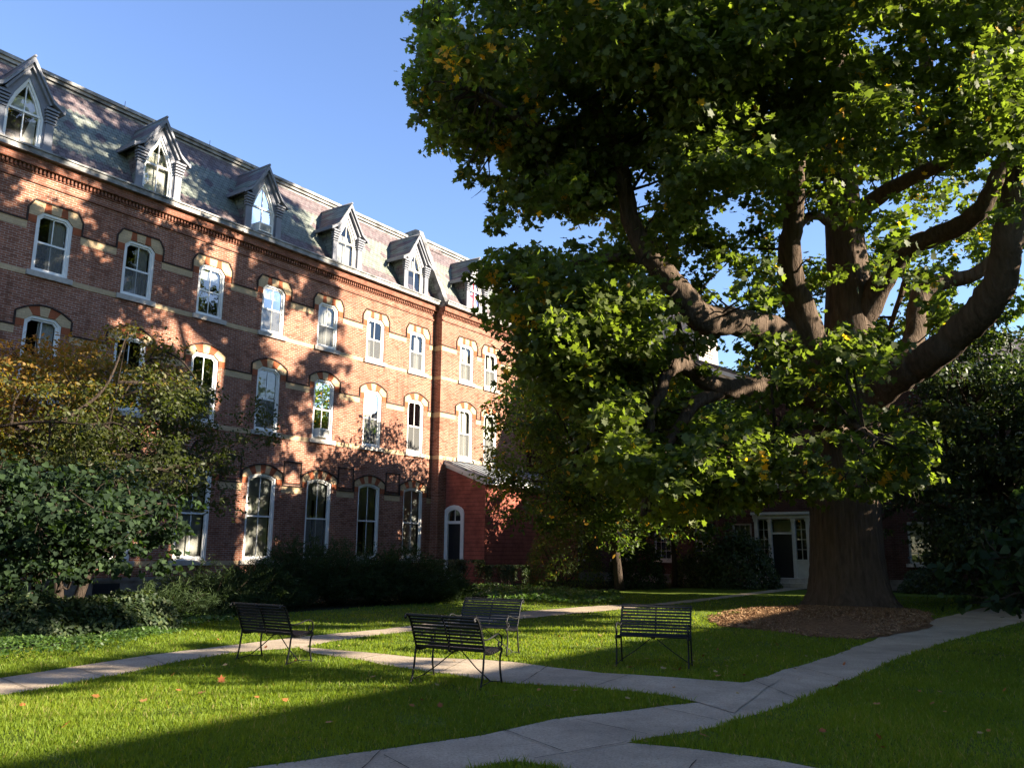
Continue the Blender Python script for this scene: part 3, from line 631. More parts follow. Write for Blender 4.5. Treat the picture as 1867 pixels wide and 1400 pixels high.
# cupola on the ridge
cu = MB(); cv, cd = 6.6, -6.5
def cb_(a, b, c, d, m=0): cu.box(FB(cv+a, c, cd+b), FB(cv-a, d, cd-b), m)
cu.box(FB(cv-1.5, 12.2, cd+1.5), FB(cv+1.5, 15.1, cd-1.5)); cu.box(FB(cv-1.75, 15.1, cd+1.75), FB(cv+1.75, 15.35, cd-1.75))
ap = FB(cv, 16.3, cd); cs = [FB(cv-1.8, 15.351, cd+1.8), FB(cv+1.8, 15.351, cd+1.8), FB(cv+1.8, 15.351, cd-1.8), FB(cv-1.8, 15.351, cd-1.8)]
cu.add(cs+[ap], [(0, 1, 4), (1, 2, 4), (2, 3, 4), (3, 0, 4)], 1)
cup = cu.build('cupola', [M['sill'], M['far_roof']], GX)
lv = MB()
for k in range(9): lv.box(FB(cv-.7, 13.0+k*.2, cd+1.56), FB(cv+.7, 13.1+k*.2, cd+1.501)); lv.box(FB(cv+1.501, 13.0+k*.2, cd+.7), FB(cv+1.56, 13.1+k*.2, cd-.7))
lv.build('louvre', M['sill'], cup)
# doorway: pilasters, sidelights, transom, entablature, dark double door, steps
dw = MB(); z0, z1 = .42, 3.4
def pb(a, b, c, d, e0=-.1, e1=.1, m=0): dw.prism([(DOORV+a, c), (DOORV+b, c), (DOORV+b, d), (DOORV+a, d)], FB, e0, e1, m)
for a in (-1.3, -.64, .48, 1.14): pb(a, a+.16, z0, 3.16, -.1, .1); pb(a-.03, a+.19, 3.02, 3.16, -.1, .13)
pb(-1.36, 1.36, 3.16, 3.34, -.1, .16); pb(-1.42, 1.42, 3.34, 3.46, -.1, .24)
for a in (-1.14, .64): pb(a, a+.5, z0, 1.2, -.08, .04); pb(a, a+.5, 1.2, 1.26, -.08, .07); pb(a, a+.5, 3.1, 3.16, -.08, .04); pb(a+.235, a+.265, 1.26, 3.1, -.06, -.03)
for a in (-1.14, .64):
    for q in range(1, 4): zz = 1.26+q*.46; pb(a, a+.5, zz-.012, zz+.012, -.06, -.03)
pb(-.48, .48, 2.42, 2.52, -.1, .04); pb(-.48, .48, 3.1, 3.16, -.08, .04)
dd = dw.build('doorway', flatmat('shade_darkened_white_paint', (.5, .49, .46), .6, .3, var=.1), GX)  # white paint darkened in its colour to stand for the doorway's shade
g = MB(); g.prism([(DOORV-.48, .46), (DOORV+.48, .46), (DOORV+.48, 2.42), (DOORV-.48, 2.42)], FB, -.12, -.06); g.build('door', M['door_black'], dd)
for a0, a1, c0, c1 in ((-1.14, -.64, 1.26, 3.1), (.64, 1.14, 1.26, 3.1), (-.48, .48, 2.52, 3.1)):
    g = MB(); g.add([FB(DOORV+a0, c0, -.05), FB(DOORV+a1, c0, -.05), FB(DOORV+a1, c1, -.05), FB(DOORV+a0, c1, -.05)], [(0, 1, 2, 3)]); g.build('pane', M['glass'], dd)
g = MB(); g.prism([(DOORV-.45, 2.55), (DOORV+.45, 2.55), (DOORV+.45, 3.08), (DOORV-.45, 3.08)], FB, -.2, -.19); g.build('curtain', M['blind'], dd)
g = MB(); g.box(FB(DOORV-1.6, 0, 1.3), FB(DOORV+1.6, .22, .061)); g.box(FB(DOORV-1.45, .22, .9), FB(DOORV+1.45, .42, .062)); g.build('door_step', M['sill'], GX)
# ================================================================== courtyard wing on the right, outside the frame: its roof shades the lawn
WX = thing('courtyard_wing', 'long brick wing closing the right side of the courtyard, beyond the edge of the photo', 'building', tuple(-DIST*NV), FROT)
RV = 38.2
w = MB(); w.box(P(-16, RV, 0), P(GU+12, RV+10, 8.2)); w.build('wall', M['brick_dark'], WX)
w = MB(); w.add([P(-16.5, RV-.5, 8.04), P(GU+12.5, RV-.5, 8.04), P(GU+12.5, RV+5, 10.35), P(-16.5, RV+5, 10.35), P(GU+12.5, RV+10.5, 8.04), P(-16.5, RV+10.5, 8.04)], [(0, 1, 2, 3), (3, 2, 4, 5), (1, 4, 2), (0, 3, 5)]); w.build('roof', M['far_roof'], WX)
for k in range(14):
    u = -13+k*4
    for z in (1.1, 4.9):
        w = MB(); w.box(P(u-.5, RV-.04, z), P(u+.5, RV-.003, z+1.9)); wo = w.build('window', M['white_old'], WX)
        w = MB(); w.box(P(u-.42, RV-.05, z+.08), P(u+.42, RV-.041, z+.92)); w.box(P(u-.42, RV-.05, z+.98), P(u+.42, RV-.041, z+1.82)); w.build('pane', M['door_black'], wo)
# ================================================================== ground, paths, beds
def struct(name, me, loc=None):
    o = link(name, me, None, loc); o['kind'] = 'structure'; return o
g = MB(); g.add([(-260, -200, 0), (260, -200, 0), (260, 420, 0), (-260, 420, 0)], [(0, 1, 2, 3)]); struct('lawn', g.mesh('lawn', M['lawn']))
def poly_g(px, z=0.): return [gnd(x, y, z) for x, y in px]
def inside(poly, x, y):
    poly = np.asarray(poly); r = np.zeros(len(x), bool); j = len(poly)-1
    for i in range(len(poly)):
        xi, yi = poly[i]; xj, yj = poly[j]
        c = ((yi > y) != (yj > y)) & (x < (xj-xi)*(y-yi)/((yj-yi) or 1e-9)+xi); r ^= c; j = i
    return r
def wob(pts, amp=.035, step=.35):
    res = []
    for a, b in zip(pts, pts[1:]+pts[:1]):
        a, b = Vector(a), Vector(b); n = max(1, int((b-a).length/step))
        for k in range(n): p = a.lerp(b, k/n); res.append((p.x+rnd.uniform(-amp, amp), p.y+rnd.uniform(-amp, amp)))
    return res
def sheet(name, px, z, mat, amp=.03, raw=False):
    pts = wob(px if raw else poly_g(px), amp); tri = tessellate_polygon([[Vector((x, y, 0)) for x, y in pts]])
    g = MB(); g.add([(x, y, z) for x, y in pts], tri); struct(name, g.mesh(name, mat)); return pts
PA = [(-500, 1290), (-200, 1262), (0, 1237), (130, 1216), (260, 1196), (400, 1179), (560, 1160), (700, 1147), (830, 1130), (950, 1115), (1100, 1103.5), (1190, 1101), (1290, 1090), (1400, 1076), (1460, 1068), (1470, 1073), (1380, 1083), (1270, 1097), (1150, 1109), (1000, 1123), (850, 1138), (700, 1157), (600, 1170), (560, 1180), (430, 1189), (330, 1206), (250, 1222), (130, 1248), (0, 1268), (-200, 1300), (-500, 1340)]
PB = [(540, 1178), (600, 1184), (700, 1193), (760, 1199), (880, 1203), (935, 1208), (976, 1213), (1100, 1228), (1220, 1235), (1352, 1245), (1420, 1238), (1340, 1300), (1268, 1281), (1210, 1268), (1075, 1255), (965, 1248), (900, 1243), (760, 1222), (700, 1213), (640, 1201), (560, 1190)]
PC = [(250, 1460), (450, 1400), (700, 1365), (880, 1340), (1000, 1311), (1170, 1292), (1270, 1281), (1355, 1244), (1513, 1197), (1610, 1160), (1700, 1130), (1790, 1108), (1900, 1094), (2100, 1085), (2100, 1105), (1900, 1124), (1798, 1150), (1720, 1172), (1643, 1197), (1560, 1235), (1420, 1290), (1300, 1325), (1142, 1355), (1250, 1362), (1400, 1385), (1500, 1402), (1750, 1470), (1750, 1560), (1200, 1560), (1060, 1420), (1010, 1397), (930, 1388), (860, 1400), (760, 1460), (700, 1560), (250, 1560)]
GA, GB, GC = sheet('back_path', PA, .008, M['concrete']), sheet('middle_path', PB, .012, M['concrete']), sheet('front_path', PC, .004, M['concrete'])
PATHS = [GA, GB, GC]
jt = MB()
def jline(a, b, w=.012, z=.0165):
    a, b = Vector(gnd(*a)), Vector(gnd(*b)); n = max(2, int((b-a).length/.15)); d = (b-a).normalized(); q = Vector((-d.y, d.x))
    L_, R_ = [], []
    for k in range(n+1):
        p = a.lerp(b, k/n)+q*rnd.uniform(-.006, .006); ww = w*rnd.uniform(.4, 1.1); L_.append(p+q*ww/2); R_.append(p-q*ww/2)
    jt.add([(p.x, p.y, z) for p in L_+R_], [(k, k+1, n+1+k+1, n+1+k) for k in range(n)])
for a, b in (((905, 1327), (1027, 1372)), ((1050, 1313), (1180, 1340)), ((700, 1379), (760, 1412)), ((975, 1385), (1142, 1355)), ((1190, 1288), (1310, 1315)),
             ((1450, 1215), (1545, 1240)), ((1560, 1178), (1660, 1190)), ((1075, 1255), (1145, 1232)), ((700, 1193), (650, 1203)), ((1000, 1214), (950, 1247)), ((850, 1203), (800, 1228)),
             ((260, 1196), (300, 1211)), ((130, 1216), (190, 1235)), ((0, 1237), (60, 1258)), ((400, 1179), (420, 1190)), ((600, 1156), (640, 1165)), ((760, 1139), (800, 1145)), ((890, 1122), (935, 1128)),
             ((1270, 1388), (1180, 1500)), ((700, 1365), (560, 1500)), ((1010, 1397), (1200, 1560)), ((1370, 1240), (1455, 1275))): jline(a, b)
struct('path_joint', jt.mesh('path_joint', M['joint']))
def uvpoly(p): return [uvz(u, v)[:2] for u, v in p]
BED1 = wob(uvpoly([(-6, .1), (31, .1), (31.5, 3), (40, 3), (40.2, 30), (38.6, 30), (38, 17), (37.2, 15), (36.2, 11.5), (30, 9.2), (24, 8.9), (20, 9.3), (15, 9.2), (12.5, 9.3), (11, 10.2), (8, 12.0), (-6, 12.4)]), .12)
tri = tessellate_polygon([[Vector((x, y, 0)) for x, y in BED1]]); g = MB(); g.add([(x, y, .003) for x, y in BED1], tri); struct('planting_bed_ground', g.mesh('planting_bed_ground', M['soil']))
# mulch mound round the big tree
TX, TY = 10.15, 25.3
MUL = [gnd(x, y) for x, y in ((1285, 1128), (1330, 1120), (1400, 1112), (1500, 1106), (1600, 1105), (1660, 1112), (1705, 1128), (1690, 1145), (1620, 1160), (1560, 1166), (1480, 1160), (1380, 1148), (1310, 1142))]
MUL = wob(MUL, .08, .4); mc = np.mean(MUL, 0)
g = MB(); n = len(MUL); vs = []; fs = []
for r_, z in ((1., .012), (.85, .07), (.6, .12), (.3, .15)): vs += [(mc[0]+(x-mc[0])*r_, mc[1]+(y-mc[1])*r_, z+rnd.uniform(-.012, .012)*(r_ < 1)) for x, y in MUL]
for k in range(3): fs += [(k*n+i, k*n+(i+1) % n, (k+1)*n+(i+1) % n, (k+1)*n+i) for i in range(n)]
fs.append(tuple(3*n+i for i in range(n))); g.add(vs, fs, 0, True); struct('mulch_ground', g.mesh('mulch_ground', M['mulch_bed']))
def rotm(n, up, tilt):
    """random frames: returns (x, y, z) unit vectors with z near `up` (n,3)"""
    z = up+rng.normal(size=(n, 3))*tilt; z /= np.linalg.norm(z, axis=1, keepdims=True)
    a = rng.normal(size=(n, 3)); x = np.cross(a, z); x /= np.linalg.norm(x, axis=1, keepdims=True); return x, np.cross(z, x), z
def scatter(name, pos, size, tmpl, faces, mats, up=(0, 0, 1), tilt=.5, tint=None, frames=None):
    n = len(pos); x, y, z = frames if frames else rotm(n, np.broadcast_to(np.array(up, float), (n, 3)), tilt)
    t = np.asarray(tmpl, float); s = np.broadcast_to(np.asarray(size, float), (n,))[:, None, None]
    v = pos[:, None, :]+s*(t[None, :, 0, None]*x[:, None]+t[None, :, 1, None]*y[:, None]+t[None, :, 2, None]*z[:, None])
    k = len(t); lp = np.concatenate([np.array(f) for f in faces]); loops = (np.arange(n)[:, None]*k+lp[None]).ravel()
    sizes = np.tile([len(f) for f in faces], n); tint = rng.random(n) if tint is None else tint
    return np_mesh(name, v.reshape(-1, 3), loops, sizes, mats, None, np.repeat(tint, len(faces)))
QUAD = ([(0, -.5, 0), (.22, -.05, .04), (0, .5, 0), (-.22, -.05, .04)], [(0, 1, 2, 3)])
CHIP = ([(-.1, -.5, 0), (.1, -.5, 0), (.08, .5, 0), (-.08, .5, 0)], [(0, 1, 2, 3)])
# wood chips
n = 16000; a = rng.random((n*2, 2)); mn, mx = np.min(MUL, 0), np.max(MUL, 0); q = mn+(mx-mn)*a; q = q[inside(MUL, q[:, 0], q[:, 1])]
pos = np.c_[q, .03+.12*rng.random(len(q))]; rr = np.hypot(q[:, 0]-mc[0], q[:, 1]-mc[1]); pos[:, 2] = np.clip(.20-rr*.036, .025, .19)+rng.random(len(q))*.02
o = link('mulch_chips', scatter('mulch_chips', pos, rng.uniform(.04, .10, len(q)), CHIP[0], CHIP[1], M['mulch'], tilt=.45)); o['kind'] = 'stuff'; o['label'] = 'brown wood chip mulch spread round the foot of the big tree'; o['category'] = 'mulch'
# grass blades
def blades(n, y0, y1, dens_exp=1.5):
    y = y0+(y1-y0)*rng.random(n)**dens_exp; x = (rng.random(n)*2-1)*(y*.66+1.5); keep = np.ones(n, bool)
    for pth in PATHS: keep &= ~inside(pth, x+rng.normal(size=n)*.022, y+rng.normal(size=n)*.022)
    pt = np.sin(x*2.1+2*np.sin(y*1.7+1))+np.sin(y*2.9+x*.8+1.7*np.cos(x*2.3)); keep &= ~((pt < -1.25) & (rng.random(n) < .6)); keep &= ~inside(BED1, x, y) & ~inside(MUL, x, y); return x[keep], y[keep]
xs, ys = zip(*[blades(230000, 5.8, 11., 1.15), blades(150000, 11., 18.), blades(60000, 18., 32.)]); x = np.concatenate(xs); y = np.concatenate(ys); n = len(x)
# clumpy growth: height follows a slow pattern
cl = np.sin(x*1.9+np.sin(y*2.3)*1.4)*np.cos(y*1.6+np.sin(x*1.1)*2)+rng.normal(size=n)*.5
h = (.034+.010*cl).clip(.016, .075)*(1+rng.random(n)**6*1.2); w = .0022+.00052*y; az = rng.random(n)*6.283; ln = rng.normal(size=(n, 2))*.4
b0 = np.c_[x+np.cos(az)*w, y+np.sin(az)*w, np.zeros(n)]; b1 = np.c_[x-np.cos(az)*w, y-np.sin(az)*w, np.zeros(n)]; tp_ = np.c_[x+ln[:, 0]*h, y+ln[:, 1]*h, h]
v = np.stack([b0, b1, tp_], 1).reshape(-1, 3); pt = np.sin(x*.8+2*np.sin(y*.5+1))+np.sin(y*1.1+x*.35+1.7*np.cos(x*.9)); tint = np.clip(.38+.1*cl+.12*pt+rng.normal(size=n)*.2, 0, .95); tint[rng.random(n) < .025+.03*(pt > 1.1)] = 1.
o = link('grass', np_mesh('grass', v, np.arange(3*n), np.full(n, 3), M['grass_blade'], None, tint)); o['kind'] = 'stuff'; o['label'] = 'short green lawn grass between the concrete paths'; o['category'] = 'grass'
# low ground cover
def cover(name, poly, n, size, hmax, label):
    mn, mx = np.min(poly, 0), np.max(poly, 0); q = mn+(mx-mn)*rng.random((n, 2)); q = q[inside(poly, q[:, 0], q[:, 1])]
    hh = hmax*(.65+.35*np.sin(q[:, 0]*2.3)*np.cos(q[:, 1]*1.9)); pos = np.c_[q, hh*(.35+.65*rng.random(len(q))**.5)]
    o = link(name, scatter(name, pos, rng.uniform(.7, 1.2, len(q))*size, QUAD[0], QUAD[1], M['leaf_ivy'], tilt=.55)); o['kind'] = 'stuff'; o['label'] = label; o['category'] = 'ground cover'
cover('ground_cover', wob([gnd(*p) for p in ((-300, 1250), (0, 1212), (150, 1195), (262, 1180), (300, 1168), (270, 1150), (150, 1145), (0, 1150), (-300, 1170))], .1), 16000, .075, .28, 'low green ground cover plants bordering the left path')
cover('ground_cover', wob([gnd(*p) for p in ((835, 1091), (900, 1097), (1000, 1102), (1090, 1104), (1140, 1101), (1130, 1085), (1000, 1078), (860, 1072))], .1), 9000, .13, .3, 'low leafy ground cover plants in front of the shrubs by the annex')
cover('ground_cover', wob([gnd(*p) for p in ((280, 1165), (420, 1135), (430, 1122), (330, 1110), (100, 1120), (0, 1150), (270, 1150))], .1), 9000, .09, .2, 'dark ivy under the left trees beside the brick wall')
# fallen leaves
FALL = [(40, 1293), (173, 1277), (111, 1247)][:0]+[(40, 1292), (174, 1277), (262, 1285), (327, 1217), (316, 1235), (325, 1265), (368, 1270), (410, 1218), (403, 1245), (468, 1278), (486, 1241), (250, 1225), (538, 1210), (520, 1284), (680, 1240), (797, 1255), (802, 1293), (751, 1294), (902, 1276), (1000, 1295), (980, 1190), (972, 1183), (1009, 1191), (1094, 1162), (1098, 1172), (1230, 1226), (1310, 1238), (1305, 1230), (1357, 1236), (1284, 1350), (1048, 1266), (868, 1105), (925, 1110), (1140, 1120), (1180, 1206), (1210, 1224), (1240, 1225), (1150, 1222), (1120, 1219), (1145, 1280), (1500, 1340), (1700, 1290), (600, 1325), (310, 1345), (120, 1330), (640, 1160), (1600, 1290), (1450, 1225), (1540, 1215), (730, 1190)]
LEAFP = [(0, -.5, 0), (.2, -.38, .03), (.5, -.3, .08), (.34, -.06, .05), (.52, .22, .12), (.24, .17, .03), (0, .55, .1), (-.24, .17, .04), (-.52, .22, .1), (-.34, -.06, .05), (-.5, -.3, .1), (-.2, -.38, .03)]
LEAFF = [(0, 1, 2, 3, 4, 5, 6), (0, 6, 7, 8, 9, 10, 11)]
for k in range(70):
    r_ = rnd.random()
    if r_ < .3: q = (rnd.uniform(1180, 1500), rnd.uniform(1165, 1245))
    elif r_ < .5: q = (rnd.uniform(880, 1300), rnd.uniform(1115, 1200))
    elif r_ < .75: q = (rnd.uniform(300, 1000), rnd.uniform(1120, 1300))
    else: q = (rnd.uniform(1150, 1860), rnd.uniform(1200, 1395))
    FALL.append(q)
fm = []
for k in range(4): fm.append(scatter('fallen_leaf', np.array([[0, 0, .0]]), .075, LEAFP, LEAFF, M['fallen'], tilt=.25, tint=np.array([k/3.2])))
for k, p in enumerate(FALL):
    gx, gy = gnd(*p); o = link('fallen_leaf', fm[k % 4], None, (gx, gy, .045), rnd.uniform(0, 6.28)); s = rnd.uniform(.8, 1.3)*(1 if k < 48 else .65); o.scale = (s, s, s*rnd.uniform(.6, 1.6))
    tag(o, 'small curled orange brown leaf fallen on the lawn and paths', 'leaf', 'fallen leaves scattered on the ground')
# ================================================================== iron benches
def bez(p, n=6):
    """Catmull-Rom through the points"""
    p = [Vector(q) for q in p]; p = [p[0]*2-p[1]]+p+[p[-1]*2-p[-2]]; r = []
    for i in range(1, len(p)-2):
        for k in range(n):
            t = k/n; a, b, c, d = p[i-1], p[i], p[i+1], p[i+2]
            r.append(.5*((2*b)+(c-a)*t+(2*a-5*b+4*c-d)*t*t+(3*b-a-3*c+d)*t**3))
    return r+[p[-2]]
def make_bench():
    t = thing('park_bench', 'bench', 'bench'); X = .5
    back = [(.17, .40), (.19, .47), (.235, .58), (.275, .68), (.315, .755), (.36, .80), (.40, .805)]
    seat = [(.17, .41), (.12, .385), (.02, .38), (-.1, .395), (-.19, .41), (-.235, .40)]
    S = (-X, 0, X)
    def crv(pts, x): return bez([(x, a, b) for a, b in pts])
    for s in (-X, X):
        m = MB(); m.tube(crv([(.27, 0), (.235, .05), (.20, .2), (.185, .33), (.17, .42)]+back[1:]+[(.42, .785), (.405, .77), (.39, .785)], s), .0125, 8); m.build('leg', M['iron'], t)
        m = MB(); m.tube(crv([(-.245, 0), (-.225, .06), (-.195, .2), (-.2, .33), (-.235, .39), (-.225, .42), (-.19, .42)], s), .0125, 8); m.build('leg', M['iron'], t)
        m = MB(); m.tube(crv([(.255, .625), (.21, .56), (.12, .545), (.0, .565), (-.1, .59), (-.18, .585), (-.23, .53), (-.225, .46), (-.185, .435), (-.15, .46), (-.16, .495), (-.19, .49)], s), .0105, 8); m.build('armrest', M['iron'], t)
        m = MB(); pts = crv(seat, s); m.tube(pts, .011, 8)
        for k in range(2, len(pts)-2, 2): m.box((s-.016, pts[k].y-.006, pts[k].z-.016), (s+.016, pts[k].y+.006, pts[k].z+.012))
        m.build('seat_rail', M['iron'], t)
        m = MB(); m.tube([(s*.1, -.03, .375), (s*.55, 0., .2), (s*.98, .01, .06)], .0075, 6); m.tube([(s*.98, .01, .06), (s, .24, .03)], .006, 6); m.tube([(s*.98, .01, .06), (s, -.235, .03)], .006, 6); m.build('brace', M['iron'], t)
    m = MB(); cp = crv(back[::-1]+seat[1:], 0)
    cp = [Vector((p.x, p.y+.004, p.z-.004)) for p in cp]; m.tube(cp, .009, 6)
    for k in range(1, len(cp)-1): m.add([(-.012, cp[k].y-.012, cp[k].z-.006), (.012, cp[k].y-.008, cp[k].z+.006), (.012, cp[k].y+.012, cp[k].z+.006), (-.012, cp[k].y+.012, cp[k].z-.006)], [(0, 1, 2, 3)])
    m.build('centre_support', M['iron'], t)
    def slats(name, pts, n, off):
        m = MB(); p = bez([(0, a, b) for a, b in pts], 10); ds = [0]
        for a, b in zip(p[:-1], p[1:]): ds.append(ds[-1]+(b-a).length)
        for k in range(n):
            s = ds[-1]*(k+.5)/n; i = max(j for j in range(len(ds)-1) if ds[j] <= s); a = p[i].lerp(p[i+1], (s-ds[i])/(ds[i+1]-ds[i])); d = (p[i+1]-p[i]).normalized(); q = Vector((0, -d.z, d.y))*off
            w = .0145; c = [a+q*.5+d*w, a+q*.5-d*w, a+q-d*w, a+q+d*w]
            m.prism([(z.y, z.z) for z in c], lambda A, B, D: (D, A, B), -X-.012, X+.012)
        m.build(name, M['iron'], t)
    slats('backrest', back, 11, .022); slats('seat', seat, 9, -.022)
    return t
BN = [((-.66, 10.93), math.pi-.52, 'black iron slatted bench nearest the camera, seen from behind'), ((-3.44, 12.72), math.pi-.55, 'black iron slatted bench on the left turned away beside the back path'),
      ((-.42, 13.85), -.42, 'black iron slatted bench in the middle facing the camera behind the nearest one'), ((2.09, 12.58), -.30, 'black iron slatted bench on the right in the shade of the lawn')]
b0_ = make_bench()
for k, (p, a, lab) in enumerate(BN):
    o = b0_ if k == 0 else copy_tree(b0_); o.location = (p[0], p[1], 0.0); o.rotation_euler = (0, 0, a); o.scale = (1.02, 1.02, 1.02); tag(o, lab, 'bench', 'iron benches round the path crossing')
# ================================================================== trees and shrubs
LEAF_OV = ([(0, -.5, 0), (.26, -.1, .05), (.18, .25, .03), (0, .5, 0), (-.18, .25, .03), (-.26, -.1, .05)], [(0, 1, 2, 3), (0, 3, 4, 5)])
HEART = ([(0, -.4, 0), (.3, -.5, .06), (.5, -.2, .09), (.32, .2, .05), (0, .55, -.04), (-.32, .2, .05), (-.5, -.2, .09), (-.3, -.5, .06)], [(0, 1, 2, 3, 4), (0, 4, 5, 6, 7)])
NEED = ([(0, -.5, 0), (.07, -.1, .02), (0, .5, 0), (-.07, -.1, .02)], [(0, 1, 2, 3)])
def clump_leaves(cen, rad, per, flat=.65, droop=.0):
    """leaf positions in little sprays inside each clump"""
    P_, C_ = [], []
    for c, r in zip(cen, rad):
        n = int(per*(r**2)); ns = max(3, n//14); d = rng.normal(size=(ns, 3)); d /= np.linalg.norm(d, axis=1, keepdims=True); d *= (rng.random(ns)**.45)[:, None]*r; d[:, 2] *= flat
        idx = rng.integers(0, ns, n); q = d[idx]+rng.normal(size=(n, 3))*np.array([.16, .16, .09])*min(1.4, r+.2); q[:, 2] -= droop*np.hypot(q[:, 0], q[:, 1])
        P_.append(c+q); C_.append(np.broadcast_to(c, (n, 3)))
    return np.concatenate(P_), np.concatenate(C_)
def leaf_frames(pos, cen, upw=.55, outw=.5, jit=.55, hang=.5):
    n = len(pos); o_ = pos-cen; o_ /= np.linalg.norm(o_, axis=1, keepdims=True)+1e-6
    z = o_*outw+np.array([0, 0, upw])+rng.normal(size=(n, 3))*jit; z /= np.linalg.norm(z, axis=1, keepdims=True)
    y = rng.normal(size=(n, 3))+o_*.6-np.array([0, 0, hang]); y -= z*np.sum(y*z, 1, keepdims=True); y /= np.linalg.norm(y, axis=1, keepdims=True)
    return np.cross(y, z), y, z
def crown(name, parent, cen, rad, per, size, tmpl, mat, flat=.65, droop=0., tintf=None, **kw):
    pos, cc = clump_leaves(cen, rad, per, flat, droop); pos[:, 2] = np.maximum(pos[:, 2], .06)
    tint = rng.random(len(pos)) if tintf is None else tintf(pos, cc)
    return link(name, scatter(name, pos, rng.uniform(.65, 1.25, len(pos))*size, tmpl[0], tmpl[1], mat, frames=leaf_frames(pos, cc, **kw), tint=tint), parent)
def twigs(name, parent, cen, src, mat, r0=.035, droop=.3):
    """one thin twig from the nearest limb point to each clump, with side shoots"""
    m = MB(); src = np.asarray(src)
    for c in cen:
        d = np.linalg.norm(src-c, axis=1)
        if d.min() > 2.3: continue
        s = src[np.argmin(d+rng.random(len(d))*1.1)]; mid = (s+c)/2+rng.normal(size=3)*.15*d.min()*.5; mid[2] += .1*d.min()
        pts = bez([s, mid, c], 4); n = len(pts); L0 = max(.02, min(.07, d.min()*.02)); m.tube(pts, [L0*(1-k/n)+.006 for k in range(n)], 5, cap=False)
        for q in range(3):
            e = c+rng.normal(size=3)*.26; m.tube([c*.7+mid*.3, (c+e)/2, e], [.012, .008, .004], 4, cap=False)
    return m.build(name, mat, parent)
def inpoly_px(poly, p):
    x = np.array([p[0]]); y = np.array([p[1]]); return bool(inside(poly, x, y)[0])
# ------------------------------------------------------------------ the giant tree
BT = thing('giant_shade_tree', 'giant old broad leaved tree with massive ridged trunk and spreading limbs on a mulch bed', 'tree', (0, 0, 0))
def jagf(seed, amp):
    r_ = random.Random(seed); ph = [r_.uniform(0, 6.28) for _ in range(4)]
    return lambda i, k: 1+amp*(math.sin(k*2.4+i*.25+ph[0])*.5+math.sin(k*1.3+ph[1])*.5+r_.uniform(-.35, .35))
limbpts = []; bigpts = []
def limb(name, pts, radpx, n=14, amp=.085, sub=5, keep=True):
    """pts: (px, py, depth Y); radpx: half width in photo pixels at each point"""
    P3 = []; 
    for (x, y, Y), w in zip(pts, radpx): p = at(x, y, Y); P3.append(Vector((p[0], p[1], p[2], w*Y/F*1.02)) if False else (p, w*Y/F))
    q4 = bez([tuple(p)for p, _ in P3], sub); rr = []
    for i in range(len(P3)-1):
        for k in range(sub): rr.append(P3[i][1]*(1-k/sub)+P3[i+1][1]*k/sub)
    rr.append(P3[-1][1])
    # small crooks
    for i in range(2, len(q4)-1): q4[i] = q4[i]+Vector((rnd.uniform(-1, 1), rnd.uniform(-1, 1), rnd.uniform(-1, 1)))*rr[i]*.10
    m = MB(); m.tube(q4, rr, n, jag=jagf(len(limbpts), amp)); 
    if keep: limbpts.extend([np.array(p) for p in q4]); bigpts.extend([np.array(p) for p, q in zip(q4, rr) if q > .14])
    return m.build(name, M['bark'], BT)
# trunk with root flare
def tpt(px, py): p = at(px, py, 26.0); return (p[0], p[1], p[2])
m = MB(); prof = [(1550, 1112, 90), (1550, 1098, 80), (1549, 1080, 72), (1547, 1050, 67), (1545, 1010, 63), (1542, 950, 60.5), (1541, 880, 60), (1543, 800, 61), (1548, 730, 64), (1552, 680, 60), (1549, 630, 50), (1546, 570, 42), (1545, 500, 38), (1538, 420, 34), (1532, 340, 31), (1530, 250, 28), (1525, 130, 24), (1520, 0, 20), (1515, -150, 16), (1500, -330, 10), (1490, -460, 5)]
NS = 40; vs = []; fs = []
dense = []
for (a, b) in zip(prof[:-1], prof[1:]):
    for k in range(4): t_ = k/4; dense.append(tuple(a[j]+(b[j]-a[j])*t_ for j in range(3)))
dense.append(prof[-1])
for i, (px, py, hw) in enumerate(dense):
    c = at(px, py, 26.0); r0 = hw*26/F; z = c[2]; fl = math.exp(-max(0, z)/.5)
    for k in range(NS):
        a = 2*math.pi*k/NS; r = r0*(1+.035*math.sin(5*a+1+.2*z)+.02*math.sin(11*a+z*.5)+fl*.14*math.sin(6*a+.7)+rnd.uniform(-.012, .012)); vs.append((c[0]+r*math.cos(a), c[1]+r*math.sin(a), max(z, -.02) if i else -.05))
    if z > 12: limbpts.append(c)
for i in range(len(dense)-1):
    for k in range(NS): fs.append((i*NS+k, i*NS+(k+1) % NS, (i+1)*NS+(k+1) % NS, (i+1)*NS+k))
m.add(vs, fs, 0, True); m.build('trunk', M['bark'], BT)
limb('limb', [(1535, 700, 26), (1480, 640, 25.4), (1428, 608, 24.8), (1385, 597, 24.2), (1330, 586, 23.4), (1285, 584, 22.8), (1255, 555, 22.4), (1225, 515, 22.2), (1190, 475, 22), (1152, 410, 21.8), (1140, 350, 21.6), (1125, 290, 21.4), (1085, 210, 21), (1055, 170, 20.8), (1030, 90, 20.4), (1045, 10, 20), (1060, -90, 19.6), (1050, -220, 19)], [36, 32, 30, 26, 26, 28, 24, 22, 20, 18, 16, 15, 15, 14, 12, 11, 9, 5])
limb('limb', [(1525, 730, 26.2), (1460, 705, 25.6), (1400, 706, 25), (1350, 710, 24.5), (1305, 705, 24), (1270, 682, 23.7), (1240, 665, 23.4), (1215, 682, 23), (1205, 715, 22.8), (1186, 750, 22.5), (1184, 785, 22.3), (1160, 805, 22), (1143, 830, 21.8)], [34, 30, 22, 19, 17, 17, 14, 11, 10, 9.5, 8, 7, 5])
